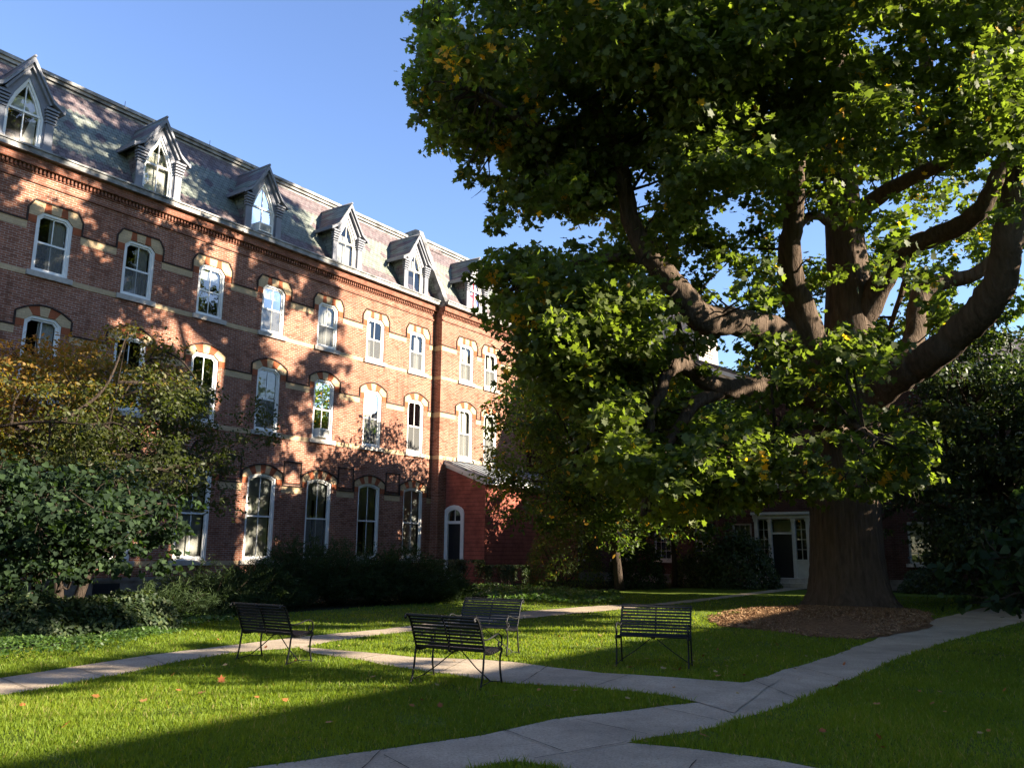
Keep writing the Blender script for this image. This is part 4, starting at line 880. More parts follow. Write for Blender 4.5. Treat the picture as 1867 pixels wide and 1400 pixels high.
limb('limb', [(1275, 682, 23.7), (1252, 655, 23.5), (1243, 620, 23.3), (1234, 575, 23), (1232, 540, 22.8), (1225, 500, 22.4)], [10, 8, 6, 5, 4, 2], 10)
limb('limb', [(1320, 712, 24.2), (1268, 735, 23.6), (1240, 775, 23.1), (1205, 830, 22.6), (1180, 900, 22), (1170, 940, 21.7)], [13, 12, 10, 9, 7, 3], 10)
limb('limb', [(1385, 702, 24.9), (1382, 665, 25), (1379, 630, 25.1), (1372, 600, 25.2)], [7, 5.5, 5, 3], 9)
limb('limb', [(1520, 700, 25.6), (1485, 640, 25), (1460, 570, 24.6), (1440, 500, 24.2), (1444, 420, 23.8), (1452, 350, 23.5), (1448, 270, 23.2), (1425, 180, 22.8), (1390, 80, 22.4), (1340, 20, 22), (1290, -60, 21.4)], [34, 32, 28, 24, 19, 16, 15, 15, 14, 12, 8])
limb('limb', [(1440, 470, 24.1), (1465, 402, 24.3), (1492, 395, 24.6), (1515, 410, 25.2)], [5, 8, 8, 8], 10)
limb('limb', [(1545, 620, 26), (1592, 545, 25.4), (1620, 492, 24.8), (1655, 455, 24.2), (1700, 432, 23.6), (1750, 412, 23), (1790, 380, 22.4), (1815, 330, 22), (1850, 250, 21.5), (1900, 130, 21), (1950, 0, 20)], [30, 24, 21, 19, 18, 18, 17, 15, 13, 11, 6])
limb('limb', [(1560, 760, 25.8), (1610, 705, 24.9), (1660, 672, 24), (1710, 640, 23.1), (1760, 595, 22.2), (1803, 552, 21.4), (1828, 500, 20.8), (1836, 440, 20.3), (1846, 375, 19.9), (1862, 300, 19.5), (1885, 200, 19), (1930, 80, 18.6), (1980, -60, 18.2)], [34, 32, 30, 29, 29, 31, 30, 26, 24, 23, 21, 17, 12])
limb('limb', [(1625, 690, 24.8), (1650, 655, 25.1), (1668, 610, 25.4), (1672, 560, 25.6), (1690, 525, 25.7), (1730, 510, 25.7), (1775, 502, 25.5), (1830, 460, 25.2), (1900, 420, 25), (1990, 400, 24.6)], [16, 21, 19, 17, 19, 15, 13, 11, 9, 6], 12)
limb('limb', [(1700, 530, 25.7), (1688, 500, 26), (1655, 505, 26.3), (1640, 545, 26.6), (1622, 600, 26.8), (1610, 640, 27)], [11, 8, 5, 5, 4, 2.5], 9)
limb('limb', [(1535, 420, 26), (1580, 375, 25), (1640, 335, 24), (1718, 300, 23), (1780, 280, 22.2), (1850, 258, 21.4), (1930, 230, 20.6), (2040, 170, 20)], [20, 17, 14, 14, 13, 12, 10, 5])
limb('limb', [(1530, 260, 26), (1590, 215, 25.4), (1640, 190, 25), (1680, 150, 24.6), (1688, 110, 24.3), (1672, 60, 24), (1660, 0, 23.6), (1650, -120, 23)], [16, 14, 13, 14, 13, 11, 9, 5])
limb('limb', [(1520, 140, 26), (1460, 90, 25), (1400, 45, 24.2), (1350, 25, 23.6), (1310, 10, 23), (1250, -40, 22.2), (1180, -120, 21.5)], [14, 13, 12, 11, 9, 7, 4])
limb('limb', [(1085, 210, 21), (1020, 240, 20.6), (950, 220, 20.2), (900, 185, 19.9), (850, 160, 19.6)], [9, 9, 8, 6, 3], 9)
limb('limb', [(1190, 475, 22), (1100, 470, 22.6), (1020, 490, 23), (950, 520, 23.4), (900, 545, 23.8)], [9, 8, 7, 5, 2.5], 9)
limb('limb', [(1045, 10, 20.2), (960, -60, 20), (880, -80, 20), (800, -60, 20)], [9, 8, 6, 3], 9)
limb('limb', [(1240, 665, 23.4), (1180, 640, 23.6), (1120, 650, 23.8), (1050, 640, 24), (980, 650, 24.2)], [9, 8, 7, 5, 3], 9)
limb('limb', [(1545, 800, 25.2), (1520, 770, 23.8), (1530, 760, 22), (1560, 775, 20.2), (1600, 800, 18.6)], [14, 12, 9, 6, 3], 9)
limb('limb', [(1530, 790, 25.3), (1480, 770, 23.6), (1430, 790, 21.8), (1400, 820, 20.2), (1370, 850, 19)], [14, 12, 9, 6, 3], 9)
# clumps: crown outline traced, filled through its depth; openings of the real crown left open
OUT = [(800, -700), (775, 0), (752, 60), (765, 110), (742, 185), (765, 215), (800, 262), (835, 275), (868, 345), (905, 290), (930, 300), (905, 345), (880, 385), (895, 445), (925, 430), (945, 400), (1000, 395), (1040, 410), (1110, 480),
       (1040, 440), (960, 455), (885, 480), (862, 500), (875, 560), (905, 600), (930, 660), (1000, 720), (1080, 780), (1060, 850), (1120, 900), (1230, 950), (1340, 930), (1390, 890), (1440, 905), (1490, 895), (1545, 860), (1600, 890), (1650, 925), (1690, 930), (1690, 860), (1650, 760), (1600, 690),
       (1640, 600), (1700, 620), (1780, 600), (1840, 520), (1867, 470), (2100, 500), (2350, 300), (2400, -200), (2200, -700)]
GAPS = [(895, 345, 30, 45), (1180, 350, 34, 44), (1015, 430, 105, 32), (1325, 385, 46, 48), (1475, 370, 16, 16), (1674, 412, 30, 38), (1715, 85, 38, 30), (1577, 62, 30, 22), (1330, 532, 34, 30), (1325, 650, 42, 46), (1255, 600, 22, 16),
        (1765, 525, 32, 58), (1350, 240, 8, 10), (1595, 560, 12, 30), (1500, 580, 10, 60), (1420, 560, 12, 40), (1080, 175, 16, 14), (940, 75, 20, 12), (880, 215, 16, 14), (1225, 590, 14, 14), (850, 400, 30, 30), (1250, 560, 30, 16), (1640, 560, 25, 45), (1310, 735, 60, 22)]
SHAFT = [(50, 455, .35), (180, 455, .35), (380, 480, .6), (420, 500, .5), (100, 300, 1.), (30, 310, .6), (160, 360, .5), (330, 360, .9), (440, 420, .7), (530, 640, .9), (560, 600, .6), (300, 620, .4), (360, 620, .6), (420, 650, .6),
         (400, 720, .6), (430, 760, .5), (270, 810, .8), (250, 880, .6), (420, 880, .7), (530, 850, 1.), (600, 860, .9), (420, 1000, 1.3), (350, 1030, .9), (470, 960, .7), (520, 800, .8), (560, 760, .8), (640, 760, .8), (620, 960, .35), (130, 990, .8), (500, 560, .7), (600, 780, .9)]
def fac_uz(x, y):
    r = ray(x, y); t = -DIST/(r@NV); q = r*t; return q@DV, q[2]+EYE
SHAFT = [fac_uz(a, b)+(c,) for a, b, c in SHAFT]
def to_px(p):
    X, y, z = p[0], p[1], p[2]-EYE; Yc = y*math.cos(PIT)+z*math.sin(PIT); Z = -y*math.sin(PIT)+z*math.cos(PIT); a, b = X*F/Yc, Z*F/Yc; c, s = math.cos(-ROL), math.sin(-ROL)
    return 933.5+c*a-s*b, 700-(s*a+c*b), y
THICK = [to_px(p) for p in bigpts]+[(1546, 470+30*k, 26) for k in range(6)]+[(1541, 960+40*k, 26) for k in range(4)]
def near_limb(px, py, Y, r):
    if 1385 < px < 1660 and 640 < py < 900 and Y < 23: return False
    for x, y, d in THICK:
        if Y < d+.4 and abs(px-x) < 70 and math.hypot(px-x, py-y) < 15+r*F/Y*.6: return rnd.random() < (.93 if y > 310 else .35)
    return False
def ok_clump(p, r, px, py, Y):
    for gx, gy, ga, gb in GAPS:
        rr = r*F/Y*.3
        if ((px-gx)/(ga+rr))**2+((py-gy)/(gb+rr))**2 < 1: return False
    u, v = to_uv(p[0], p[1]); fu, fz = u-.404*v, p[2]-.436*v
    if fu > 23.5 and fz > 5-(fu-23.5)*.1 and fz < 19 and rnd.random() < .93: return False      # the crown leaves the far end of the facade in sun
    if 15 < fu < 24.5 and -1 < fz < 4.8 and rnd.random() < .6: return False
    for su, sz, sr in SHAFT:
        if math.hypot(fu-su, fz-sz) < sr+r*.5: return False
    if v > 17 and fz < -1 and p[2] < 5.2 and not (15 < Y < 22.5): return False
    if py < 560 and 1470 < px < 1600 and Y < 25.5 and 400 < py and rnd.random() < .75: return False   # trunk seen between the limbs
    if near_limb(px, py, Y, r): return False
    for lim in ()and ((1592, 545), (1640, 470), (1700, 440), (1760, 405), (1700, 640), (1760, 595), (1800, 550), (1832, 480), (1840, 400), (1435, 500), (1445, 430), (1450, 560), (1290, 585), (1340, 590), (1400, 605), (1240, 540), (1190, 470), (1670, 590), (1725, 515), (1545, 950), (1400, 706), (1350, 710), (1305, 700), (1268, 685), (1212, 690), (1186, 750), (1228, 800), (1252, 745), (1155, 430), (1140, 340), (1290, 590), (1455, 590), (1545, 540), (1550, 580)):
        if Y < 26 and math.hypot(px-lim[0], py-lim[1]) < 26+r*F/Y*.62 and rnd.random() < .85: return False
    return True
cen, rad = [], []
lp = np.array(limbpts)
def tryadd(px, py, Y, r):
    p = at(px, py, Y)
    dr = .62*r*F/Y
    if p[2] < 2.2 or not all(inpoly_px(OUT, q) for q in ((px-dr, py), (px+dr, py), (px, py+dr*.8), (px, py-dr*.5))): return
    if ok_clump(p, r, px, py, Y): cen.append(p); rad.append(r)
tries = 0
while len(cen) < 800 and tries < 26000:
    tries += 1; px, py = rnd.uniform(740, 1900), rnd.uniform(-60, 960); a = (at(px, py, 22)[0]-10.2)/14.; w_ = math.sqrt(max(.05, 1-a*a)); Y = rnd.uniform(25.5-8.5*w_, 25.5+4.5*w_)
    if py > 620: Y = rnd.uniform(17.5, 25) if px > 1250 else rnd.uniform(20, 25)
    elif py < 120 and rnd.random() < .3: Y = rnd.uniform(16, 19)
    if py > 650 and px > 1370: continue
    tryadd(px, py, Y, rnd.uniform(.6, 1.15))
tries = 0; n1 = len(cen)
while len(cen) < n1+150 and tries < 9000:      # far side of the crown, seen between the limbs
    tries += 1; px, py = rnd.uniform(1120, 1880), rnd.uniform(230, 730); tryadd(px, py, rnd.uniform(26.5, 31.5), rnd.uniform(.6, 1.))
tries = 0; n1 = len(cen)
while len(cen) < n1+60 and tries < 9000:      # low boughs left of the trunk
    tries += 1; px, py = rnd.uniform(1080, 1380), rnd.uniform(740, 940); tryadd(px, py, rnd.uniform(18, 24), rnd.uniform(.45, .8))
for px, py, r in ((850, 250, .6), (860, 300, .45), (868, 328, .3), (925, 370, .5), (905, 402, .45), (908, 432, .28), (960, 340, .6), (990, 372, .5), (1040, 385, .5), (772, 205, .45), (768, 90, .5), (780, 40, .6), (790, 130, .7), (768, 165, .45), (760, 190, .35), (950, 300, .6), (1010, 320, .7), (895, 520, .5), (885, 492, .4), (900, 560, .5),
                  (930, 480, .6), (830, 230, .6), (810, 170, .7), (820, 90, .7), (930, 600, .5), (960, 478, .4), (1010, 490, .45), (905, 330, .35), (880, 180, .7), (790, 0, .6)):
    for _ in range(2): cen.append(at(px+rnd.uniform(-12, 12), py+rnd.uniform(-12, 12), rnd.uniform(19.6, 22))); rad.append(r)
for x0, x1, y0, y1, Y0, Y1, cnt in ((1130, 1510, 300, 600, 21, 30, 90), (1590, 1850, 430, 640, 26.5, 31, 40), (1600, 1867, 250, 430, 22, 30, 30), (1350, 1520, 600, 720, 26.5, 30, 20), (1400, 1560, 640, 760, 20, 24, 14), (1470, 1690, 760, 890, 17.5, 21.5, 26), (1380, 1500, 760, 900, 18, 22, 14), (1215, 1295, 600, 690, 22, 25, 8), (1200, 1400, 740, 910, 19, 23, 25)):
    t_ = 0; n1 = len(cen)
    while len(cen) < n1+cnt and t_ < 3000:
        t_ += 1; px, py, Y, r = rnd.uniform(x0, x1), rnd.uniform(y0, y1), rnd.uniform(Y0, Y1), rnd.uniform(.4, .75); p = at(px, py, Y)
        if any(((px-gx)/(ga+6))**2+((py-gy)/(gb+6))**2 < 1 for gx, gy, ga, gb in GAPS): continue
        if near_limb(px, py, Y, r*.8): continue
        cen.append(p); rad.append(r)
n_in = len(cen)
while len(cen) < n_in+200:
    px, py = rnd.uniform(760, 2380), rnd.uniform(-690, 420)
    if 740 < px < 1900 and py > -60: continue
    Y = rnd.uniform(17, 31); r = rnd.uniform(1., 1.7); p = at(px, py, Y)
    if inpoly_px(OUT, (px, py)) and ok_clump(p, r, px, py, Y): cen.append(p); rad.append(r)
k = 0
while k < 45:                                   # unseen overhead clumps added to cut skylight on the lawn
    x, y, z = rnd.uniform(-1, 21), rnd.uniform(7, 19), rnd.uniform(13.5, 23)
    if ((x-10.4)/12)**2+((y-20)/13)**2+((z-15)/9)**2 > 1: continue
    r0 = Vector((x, y*math.cos(PIT)+(z-EYE)*math.sin(PIT), -y*math.sin(PIT)+(z-EYE)*math.cos(PIT)))
    if 700-F*r0.z/r0.y > -90: continue
    k += 1; cen.append(np.array([x, y, z])); rad.append(rnd.uniform(1., 1.6))
for k in range(34):                             # unseen high boughs added to keep the near end of the facade in shade
    fu, fz, vv = rnd.uniform(4, 12.5), rnd.uniform(7.5, 16.5), rnd.uniform(20, 25); x, y, _ = uvz(fu+.404*vv, vv); cen.append(np.array([x, y, fz+.436*vv])); rad.append(rnd.uniform(.9, 1.5))
cen = np.array(cen); rad = np.array(rad)
tone = rng.random(len(cen))
def tint_clump(pos, cc):
    key = np.sin(cc[:, 0]*12.9+cc[:, 1]*78.2+cc[:, 2]*37.7)*43758.5; key -= np.floor(key)
    t = np.clip(.15+.55*key+rng.normal(size=len(pos))*.16, 0, .93); yl = rng.random(len(pos)); t[yl < .008] = .98
    k2 = np.floor(pos*1.6); kk = np.sin(k2[:, 0]*3.1+k2[:, 1]*7.7+k2[:, 2]*5.3)*9973.1; kk -= np.floor(kk); t[(kk > .982) & (yl < .5)] = .97
    return t
inn_ = rad[:n_in]; 
crown('crown', BT, cen[:n_in], rad[:n_in], 225, .18, (LEAFP, LEAFF), M['leaf_big'], .7, .08, tint_clump, upw=.5, outw=.35, jit=.55, hang=.7)
crown('crown', BT, cen[n_in:], rad[n_in:], 75, .34, (LEAFP, LEAFF), M['leaf_big'], .7, .08, tint_clump, upw=.5, outw=.35, jit=.55, hang=.7)
twigs('twigs', BT, cen[:n_in][::1], lp, M['bark_small'])
# ------------------------------------------------------------------ other trees
def added_shade_tree(label, stem, spots, vc, leaf=.22, per=560):
    """unseen tree added to dapple the lawn, its clumps set on sun rays; spots: (u, v) on the ground to be shaded"""
    C_, R_ = [], []
    for u0, v0, r in spots:
        vv = vc+rnd.uniform(-1., 1.); k = vv-v0; x, y, _ = uvz(u0+.404*k, vv); C_.append((x-stem[0], y-stem[1], .436*k)); R_.append(r)
    C_ = np.array(C_); t = thing('added_shade_tree', label, 'tree', (stem[0], stem[1], 0)); top = C_.mean(0); m = MB()
    pts = bez([(0, 0, -.03), tuple(top*.35+np.array([.1, .1, 0])), tuple(top*.7), tuple(top)], 5); m.tube(pts, [.17-.012*k for k in range(len(pts))], 10); m.build('trunk', M['bark_small'], t)
    src = [np.array(p) for p in pts[6:]]; m = MB()
    for c in C_: s = src[rng.integers(0, len(src))]; m.tube(bez([s, s*.5+c*.5+rng.normal(size=3)*.15, c], 4), [.045, .04, .035, .03, .025, .02, .015, .012, .008], 6, cap=False)
    m.build('branches', M['bark_small'], t); crown('crown', t, C_, R_, per, leaf, LEAF_OV, M['leaf_mid'], .5); return t
def small_tree(name, label, base, ht, rx, rz_, n, per, leaf, tmpl, mat, trunk_r, lean=(0, 0), zc=None, rmin=.45, rmax=.85, tintf=None, stems=1, group=None, barkm='bark_small', shape=None, flat=.6, **kw):
    t = thing(name, label, 'tree', (base[0], base[1], 0), 0, group); zc = zc or ht-rz_
    C_, R_ = [], []
    while len(C_) < n:
        d = rng.normal(size=3); d /= np.linalg.norm(d); d *= rng.random()**.4; s = 1+.18*math.sin(5*math.atan2(d[1], d[0]))+.12*math.sin(9*d[2])
        c = np.array([lean[0]+d[0]*rx*s, lean[1]+d[1]*rx*s, zc+d[2]*rz_])
        if shape and not shape(c): continue
        C_.append(c); R_.append(rnd.uniform(rmin, rmax))
    C_ = np.array(C_); m = MB(); src = []
    for s in range(stems):
        a = 6.28*s/max(1, stems)+.5; top = Vector((lean[0]*.8+(math.cos(a)*rx*.35 if stems > 1 else 0), lean[1]*.8+(math.sin(a)*rx*.35 if stems > 1 else 0), zc+rz_*.45))
        b = Vector((math.cos(a)*.12*(stems > 1), math.sin(a)*.12*(stems > 1), -.03)); pts = bez([b, b.lerp(top, .3)+Vector((rnd.uniform(-.1, .1), rnd.uniform(-.1, .1), 0)), b.lerp(top, .65)+Vector((rnd.uniform(-.25, .25), 0, 0)), top], 5)
        m.tube(pts, [trunk_r*(1.25 if k == 0 else 1-.8*k/len(pts)) for k in range(len(pts))], 10); src += [np.array(p) for p in pts[len(pts)//3:]]
    m.build('trunk', M[barkm], t); m = MB()
    for k in range(9+n//12):
        c = C_[rng.integers(0, n)]; s = src[rng.integers(0, len(src))]; pts = bez([s, (s*.55+c*.45)+rng.normal(size=3)*.2, c], 5); m.tube(pts, [trunk_r*.38*(1-.8*q/len(pts)) for q in range(len(pts))], 6, cap=False); src += [np.array(p) for p in pts[2:]]
    m.build('branches', M[barkm], t); twigs('twigs', t, C_[::2], src, M[barkm])
    crown('crown', t, C_, R_, per, leaf, tmpl, mat, flat, .05, tintf, **kw)
    return t
def t_aut(pos, cc):
    k = np.clip(.26+(pos[:, 2]-3.8)*.15-(pos[:, 0])*.11+rng.normal(size=len(pos))*.13, 0, 1); return k
small_tree('autumn_tree', 'small tree with feathery leaves turning orange at the left in front of the brick wall', (-10.4, 20.2), 6.9, 3.7, 2.3, 230, 420, .105, LEAF_OV, M['leaf_autumn'], .13, lean=(.4, 0), rmin=.45, rmax=.85, tintf=t_aut, stems=2, zc=4.35, flat=.5)
small_tree('heart_leaved_tree', 'low blue green shrubby tree with heart shaped leaves at the lower left', (-8.7, 15.8), 3.4, 2.35, 1.25, 170, 360, .098, HEART, M['leaf_heart'], .06, lean=(-.1, 0), rmin=.35, rmax=.6, stems=4, zc=1.95)
small_tree('courtyard_tree', 'mid sized leafy tree with slim leaning trunk in front of the gabled building', (4.5, 35.2), 10.6, 5.2, 4.5, 400, 170, .19, LEAF_OV, M['leaf_mid'], .2, lean=(-.5, -.8), zc=6.1, rmin=.6, rmax=1.15)
small_tree('courtyard_tree', 'smaller leafy tree added behind the slim trunked tree to shade the annex', (7.4, 38.6), 7.2, 2.7, 3., 130, 150, .19, LEAF_OV, M['leaf_mid'], .13, zc=4.3, rmin=.5, rmax=.9)  # extra tree added to keep the sun off the annex side wall
def conif(c): return np.hypot(c[0], c[1]) < 4.3*(1-(c[2]/10.4)**1.8)+.4
small_tree('evergreen_tree', 'dark dense evergreen tree behind the right limb of the giant tree', (16.4, 27.5), 10., 4.6, 4.9, 420, 190, .17, LEAF_OV, M['leaf_dark'], .25, zc=4.7, rmin=.6, rmax=1., shape=conif, flat=.4, upw=.3, outw=.7, hang=.9)
small_tree('evergreen_tree', 'dark evergreen tree outside the right edge of the photo', (20.6, 24.), 9.5, 4.2, 4.6, 220, 60, .36, LEAF_OV, M['leaf_dark'], .25, zc=4.8, rmin=.8, rmax=1.2, shape=conif)
spots = [(5.+.55*k+rnd.uniform(-.2, .2), 15.9+rnd.uniform(-.25, .35), rnd.uniform(.35, .5)) for k in range(9)]+[(5.2+.6*k+rnd.uniform(-.2, .2), 14.9+rnd.uniform(-.3, .3), rnd.uniform(.35, .55)) for k in range(6)]+[(4.+rnd.random()*5, 9.5+rnd.random()*4.5, .55) for k in range(12)]+[(7.4, 16.6, .5), (8., 17., .45), (6.9, 17.6, .3), (7.6, 17.3, .4), (8.3, 17.9, .4), (9., 18.3, .45), (9.6, 18.3, .35), (4.2, 15., .5), (3.2, 15.6, .6), (2.2, 16, .6), (3.4, 13.6, .6), (4.6, 13.3, .5)]
added_shade_tree('open crowned slim tree added to dapple the lawn from outside the right edge of the photo near the camera', (13.4, 7.4), spots, 32.6)
spots = [(11.+.7*k+rnd.uniform(-.4, .4), 13.2+1.1*math.sin(k*1.9)+rnd.uniform(-.5, .5), rnd.uniform(.4, .7)) for k in range(13)]+[(11.+rnd.random()*8, 8.+rnd.random()*7.5, rnd.uniform(.45, .75)) for k in range(22)]+[(10.+.8*k+rnd.uniform(-.3, .3), 10.+rnd.uniform(-1., 1.), rnd.uniform(.5, .8)) for k in range(13)]+[(13.5, 16.6, .4), (14.2, 15.2, .5), (15.3, 15.6, .55), (16.2, 16.4, .5), (17.2, 16.6, .5), (18., 17.6, .5), (17.6, 14.6, .6), (18.8, 15.8, .6), (14.6, 16.9, .45), (15.6, 17.6, .4), (12., 16.4, .35), (16.8, 15.4, .5)]
added_shade_tree('taller open crowned tree added to dapple the lawn from outside the right edge of the photo beside the lawn', (14.6, 14.2), spots, 29.8)
small_tree('added_shade_tree', 'big round tree added behind the camera to cut skylight', (5., -9.), 17., 8., 6.5, 150, 26, .6, LEAF_OV, M['leaf_mid'], .5, zc=10.5, rmin=1.4, rmax=2.2)  # this and the next two are unseen, added to cut skylight
small_tree('added_shade_tree', 'big spreading tree added behind the camera on the side of the dormitory to cut skylight', (-9., -6.), 15., 7., 6., 130, 26, .6, LEAF_OV, M['leaf_mid'], .5, zc=9.2, rmin=1.3, rmax=2.)
small_tree('added_shade_tree', 'big round tree added to the right behind the camera to cut skylight', (17., -9.), 14., 6.5, 5.5, 120, 26, .6, LEAF_OV, M['leaf_mid'], .5, zc=9., rmin=1.3, rmax=2.)
small_tree('edge_shrub_tree', 'grey green broad leaved shrub at the right edge of the photo beside the path', (9.0, 13.6), 3.3, 1.5, 1.6, 60, 120, .15, HEART, M['leaf_heart'], .06, zc=1.7, rmin=.35, rmax=.6, stems=3)
for x, y, h_, r_ in ((-7., 62., 13.5, 5), (2., 75., 15, 6), (38., 60., 15.5, 6), (27., 72., 18, 7), (48., 66., 17, 7)):
    lab = {-7.: 'pale green distant tree showing beyond the end of the brick dormitory', 2.: 'distant tree standing behind the gabled roof', 38.: 'distant yellow green tree beyond the building on the right', 27.: 'distant tree behind the giant tree crown', 48.: 'distant tree beyond the right edge'}[x]
    small_tree('distant_tree', lab, (x, y), h_, r_, h_*.38, 80, 20, .5, LEAF_OV, M['leaf_mid'], .3, rmin=1.2, rmax=2., group='trees beyond the buildings')
# ------------------------------------------------------------------ shrubs
def shrub(name, label, base, rx, ry, h, n, size, mat, tmpl, kind='mound', rz=0., tint=None, group=None, stems=6):
    t = thing(name, label, 'shrub', (base[0], base[1], 0), rz, group); 
    if kind == 'juniper':
        ns = n//40; a = rng.random(ns)*6.283; rr = rng.random(ns)**.5; e = np.c_[np.cos(a)*rx*rr, np.sin(a)*ry*rr, h*(1-.75*rr**1.8)*(.45+.55*rng.random(ns))]
        P_, Yv = [], []
        for c in e:
            d = np.array([c[0]/rx, c[1]/ry, 0])*.9+np.array([0, 0, .35])+rng.normal(size=3)*.28; d /= np.linalg.norm(d); k = 40; s = rng.random(k); ln = rng.uniform(.5, .95)
            q = c+d*((s-.7)*ln)[:, None]+rng.normal(size=(k, 3))*(.02+.10*(1-s))[:, None]; P_.append(q); Yv.append(d+rng.normal(size=(k, 3))*.5)
        pos = np.concatenate(P_); y = np.concatenate(Yv); y /= np.linalg.norm(y, axis=1, keepdims=True); z = rng.normal(size=pos.shape)+np.array([0, 0, .8]); z -= y*np.sum(y*z, 1, keepdims=True); z /= np.linalg.norm(z, axis=1, keepdims=True)
        pos[:, 2] = np.maximum(pos[:, 2], .04); fr = (np.cross(y, z), y, z); tn = np.clip(.1+.6*(pos[:, 2]/h)**2*rng.random(len(pos))+.2*rng.random(len(pos)), 0, 1)  # tint lightens with height, painting sunlight onto the upper tips
    else:
        d = rng.normal(size=(n, 3)); d[:, 2] = abs(d[:, 2]); d /= np.linalg.norm(d, axis=1, keepdims=True)
        if kind == 'hedge': d = np.sign(d)*abs(d)**.35; d /= np.abs(d).max(1, keepdims=True)
        s = (.75+.25*rng.random(n))[:, None]*(1+.1*np.sin(d[:, 0]*7)*np.cos(d[:, 1]*6+d[:, 2]*5))[:, None] if kind != 'hedge' else (.9+.1*rng.random(n))[:, None]
        pos = d*np.array([rx, ry, h])*s; pos[:, 2] = np.maximum(pos[:, 2], .05); fr = leaf_frames(pos, np.zeros((n, 3)), .3, .8, .6, .1); tn = rng.random(n)
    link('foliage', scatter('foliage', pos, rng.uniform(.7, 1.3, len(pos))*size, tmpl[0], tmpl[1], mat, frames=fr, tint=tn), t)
    m = MB()
    for k in range(stems):
        a = 6.28*k/stems+rnd.uniform(-.3, .3); e = (math.cos(a)*rx*.7, math.sin(a)*ry*.7, h*.75); m.tube([(math.cos(a)*.05, math.sin(a)*.05, -.02), (e[0]*.5, e[1]*.5, h*.3), e], [.03, .02, .006], 5, cap=False)
    m.build('stems', M['bark_small'], t); return t
JP = [(455, 1118, 1.5, 1.1, 1.0, 'dark spreading juniper at the left end of the juniper row behind the left bench'), (530, 1112, 1.6, 1.2, 1.55, 'tall ragged juniper second in the row below the sunlit window'),
      (610, 1108, 1.7, 1.2, 1.5, 'spreading juniper in the middle of the row'), (680, 1105, 1.6, 1.2, 1.35, 'juniper with sunlit tips right of the middle of the row'), (745, 1103, 1.5, 1.2, 1.35, 'juniper below the fourth ground floor window'),
      (800, 1099, 1.2, 1.1, .95, 'low juniper at the right end of the row near the annex door')]
for k, (px, py, rx, ry, h, lab) in enumerate(JP):
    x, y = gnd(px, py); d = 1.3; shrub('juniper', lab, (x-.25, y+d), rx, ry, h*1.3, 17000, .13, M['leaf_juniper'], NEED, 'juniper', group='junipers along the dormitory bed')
for k, (px, py, rx, h, lab) in enumerate(((330, 1128, 1.7, 1.25, 'low dark juniper under the small autumn tree'), (400, 1122, 1.4, 1.05, 'small dark juniper between the autumn tree and the juniper row'), (240, 1140, 1.5, .8, 'flat dark juniper behind the ground cover at left'))):
    x, y = gnd(px, py); shrub('juniper', lab, (x, y+1.5), rx, 1.3, h, 8000, .14, M['leaf_juniper'], NEED, 'juniper', group='junipers along the dormitory bed')
def su(name, u, v, *a, **k): p = uvz(u, v); return shrub(name, a[0], p, *a[1:], **k)
su('box_hedge', 29.2, 3.2, 'clipped dark hedge beside the annex door', .95, .8, 1.15, 6000, .07, M['leaf_dark'], LEAF_OV, 'hedge', FROT)
su('box_hedge', 30.1, 5.2, 'small clipped dark hedge at the corner of the annex', .75, .7, .95, 5000, .07, M['leaf_dark'], LEAF_OV, 'hedge', FROT)
su('shrub', 32.6, 6.6, 'tall twiggy shrub with pale pointed leaves on top in front of the annex', 1.9, 1.6, 3.2, 8000, .2, M['leaf_mid'], NEED, 'mound', stems=12)
su('shrub', 33.6, 9.6, 'rounded shrub with silvery leaf tips between the annex and the slim tree', 1.3, 1.2, 2.3, 5000, .12, M['leaf_heart'], LEAF_OV, 'mound')
su('shrub', 36.8, 13.0, 'dark shrub right of the slim tree trunk', 1.8, 1.4, 2.5, 7000, .14, M['leaf_dark'], LEAF_OV)
su('shrub', 37.6, 10.9, 'dark low shrub left of the white doorway', 1.5, 1.2, 1.7, 5000, .12, M['leaf_dark'], LEAF_OV)
su('shrub', 38.2, 20.6, 'dark foundation shrub right of the giant trunk', 1.4, 1., 1.1, 3000, .12, M['leaf_dark'], LEAF_OV)
su('shrub', 38.2, 23.8, 'dark foundation shrub under the right hand windows', 1.5, 1., 1.1, 3000, .12, M['leaf_dark'], LEAF_OV)
for px, py, r_, h_, lab in ((45, 1165, 1.0, .8, 'low dark shrub hiding the stems of the heart leaved tree at the far left'), (150, 1158, 1.1, .7, 'low dark shrub right of the heart leaved tree stems'), (235, 1150, 1.0, .75, 'low dark shrub between the heart leaved tree and the flat juniper')):
    x, y = gnd(px, py); shrub('shrub', lab, (x, y), r_, .8, h_, 6000, .1, M['leaf_dark'], LEAF_OV)
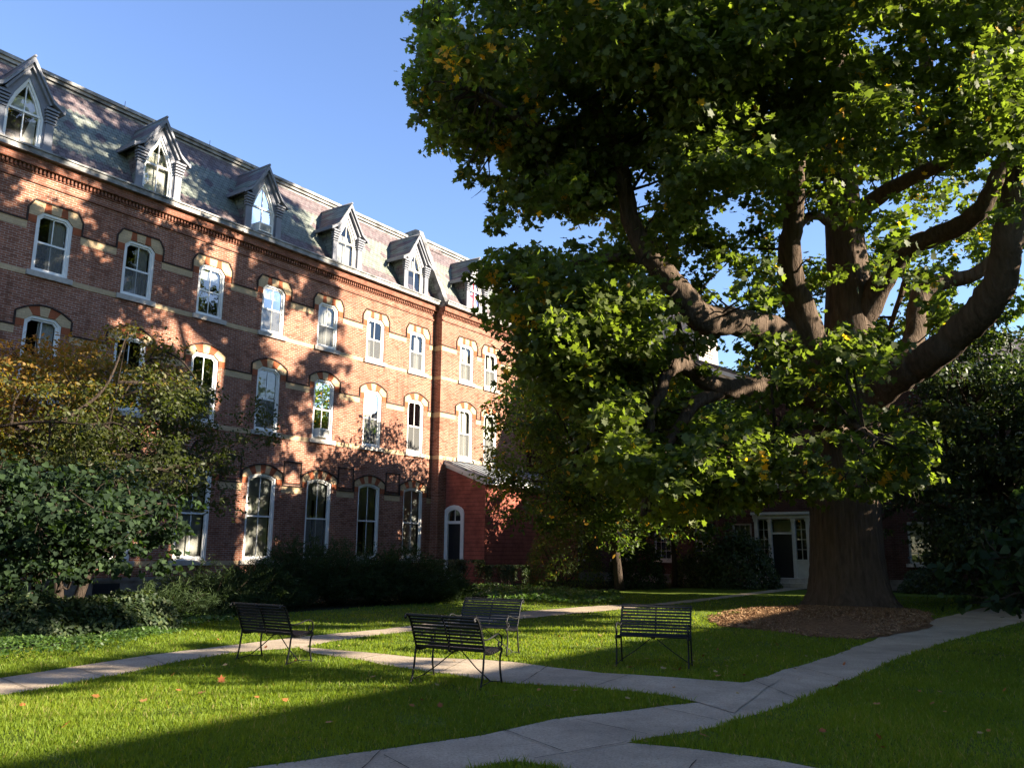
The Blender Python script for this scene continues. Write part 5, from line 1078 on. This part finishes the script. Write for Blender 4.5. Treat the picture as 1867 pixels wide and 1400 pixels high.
# bright leafed hosta by the annex and weeds in the path
hx, hy = gnd(868, 1086); t = thing('hosta', 'small bright green rosette of leaves in front of the annex hedge', 'plant', (hx, hy, 0)); m = MB()
for k in range(16):
    a = k*2.4; l = .32; d = Vector((math.cos(a), math.sin(a), 0)); s = Vector((-d.y, d.x, 0))*.045; m.add([(0, 0, 0), tuple(d*l*.5+s+Vector((0, 0, .25))), tuple(d*l+Vector((0, 0, .22+.03*(k % 3)))), tuple(d*l*.5-s+Vector((0, 0, .25)))], [(0, 1, 2, 3)])
m.build('leaves', flatmat('hosta_green', (.10, .2, .03), .5), t)
bx, by = gnd(1497, 1106); m = MB(); m.prism([(-.09, 0), (.1, 0), (.12, .25), (.05, .5), (-.04, .56), (-.1, .3)], lambda a, b, d: (a+.12*b, d, b), -.03, .04); o = m.build('bark_slab', flatmat('pale_dead_wood', (.3, .24, .18), .9, var=.4, scale=15)); o.location = (bx, by-.1, .08); o.rotation_euler = (.15, 0, .2); tag(o, 'pale broken slab of bark leaning at the left foot of the giant trunk', 'wood')
# ================================================================== sky, sun, camera
w = bpy.data.worlds.new('World'); sc.world = w; w.use_nodes = True; nt = w.node_tree
s = nt.nodes.new('ShaderNodeTexSky'); s.sky_type = 'NISHITA'; s.sun_disc = False; s.sun_elevation = R(SUN_EL); s.sun_rotation = R(SUN_AZ); s.air_density = 1.25; s.dust_density = .1; s.ozone_density = 5.
hs = nt.nodes.new('ShaderNodeHueSaturation'); hs.inputs['Hue'].default_value = .512; hs.inputs['Saturation'].default_value = .98; hs.inputs['Value'].default_value = 1.22; nt.links.new(s.outputs[0], hs.inputs['Color']); nt.links.new(hs.outputs[0], nt.nodes['Background'].inputs[0]); nt.nodes['Background'].inputs[1].default_value = .062
sl = bpy.data.lights.new('sun', 'SUN'); sl.energy = 5.; sl.angle = R(.53); sl.color = (1., .88, .70); so = bpy.data.objects.new('sun', sl); COL.objects.link(so)
so.rotation_euler = Vector(-SUNV).to_track_quat('-Z', 'Y').to_euler()
cam = bpy.data.cameras.new('camera'); cam.sensor_width = 36; cam.lens = 36*F/1867; cam.clip_end = 2000; cam.clip_start = .05; co = bpy.data.objects.new('camera', cam); COL.objects.link(co); sc.camera = co
from mathutils import Matrix
fw = Vector((0, math.cos(PIT), math.sin(PIT))); up0 = Vector((0, -math.sin(PIT), math.cos(PIT))); rt0 = Vector((1, 0, 0)); c_, s_ = math.cos(ROL), math.sin(ROL)
rt = rt0*c_+up0*s_; up = up0*c_-rt0*s_
mm = Matrix((rt, up, -fw)).transposed().to_4x4(); mm.translation = (0, 0, EYE); co.matrix_world = mm
vs_ = sc.view_settings; vs_.view_transform = 'Standard'; vs_.look = 'None'; vs_.exposure = 2.1; vs_.gamma = 1.
cy = sc.cycles; cy.use_denoising = True; cy.max_bounces = 7; cy.transparent_max_bounces = 12; cy.transmission_bounces = 6; cy.diffuse_bounces = 4; cy.glossy_bounces = 3; cy.caustics_reflective = False; cy.caustics_refractive = False
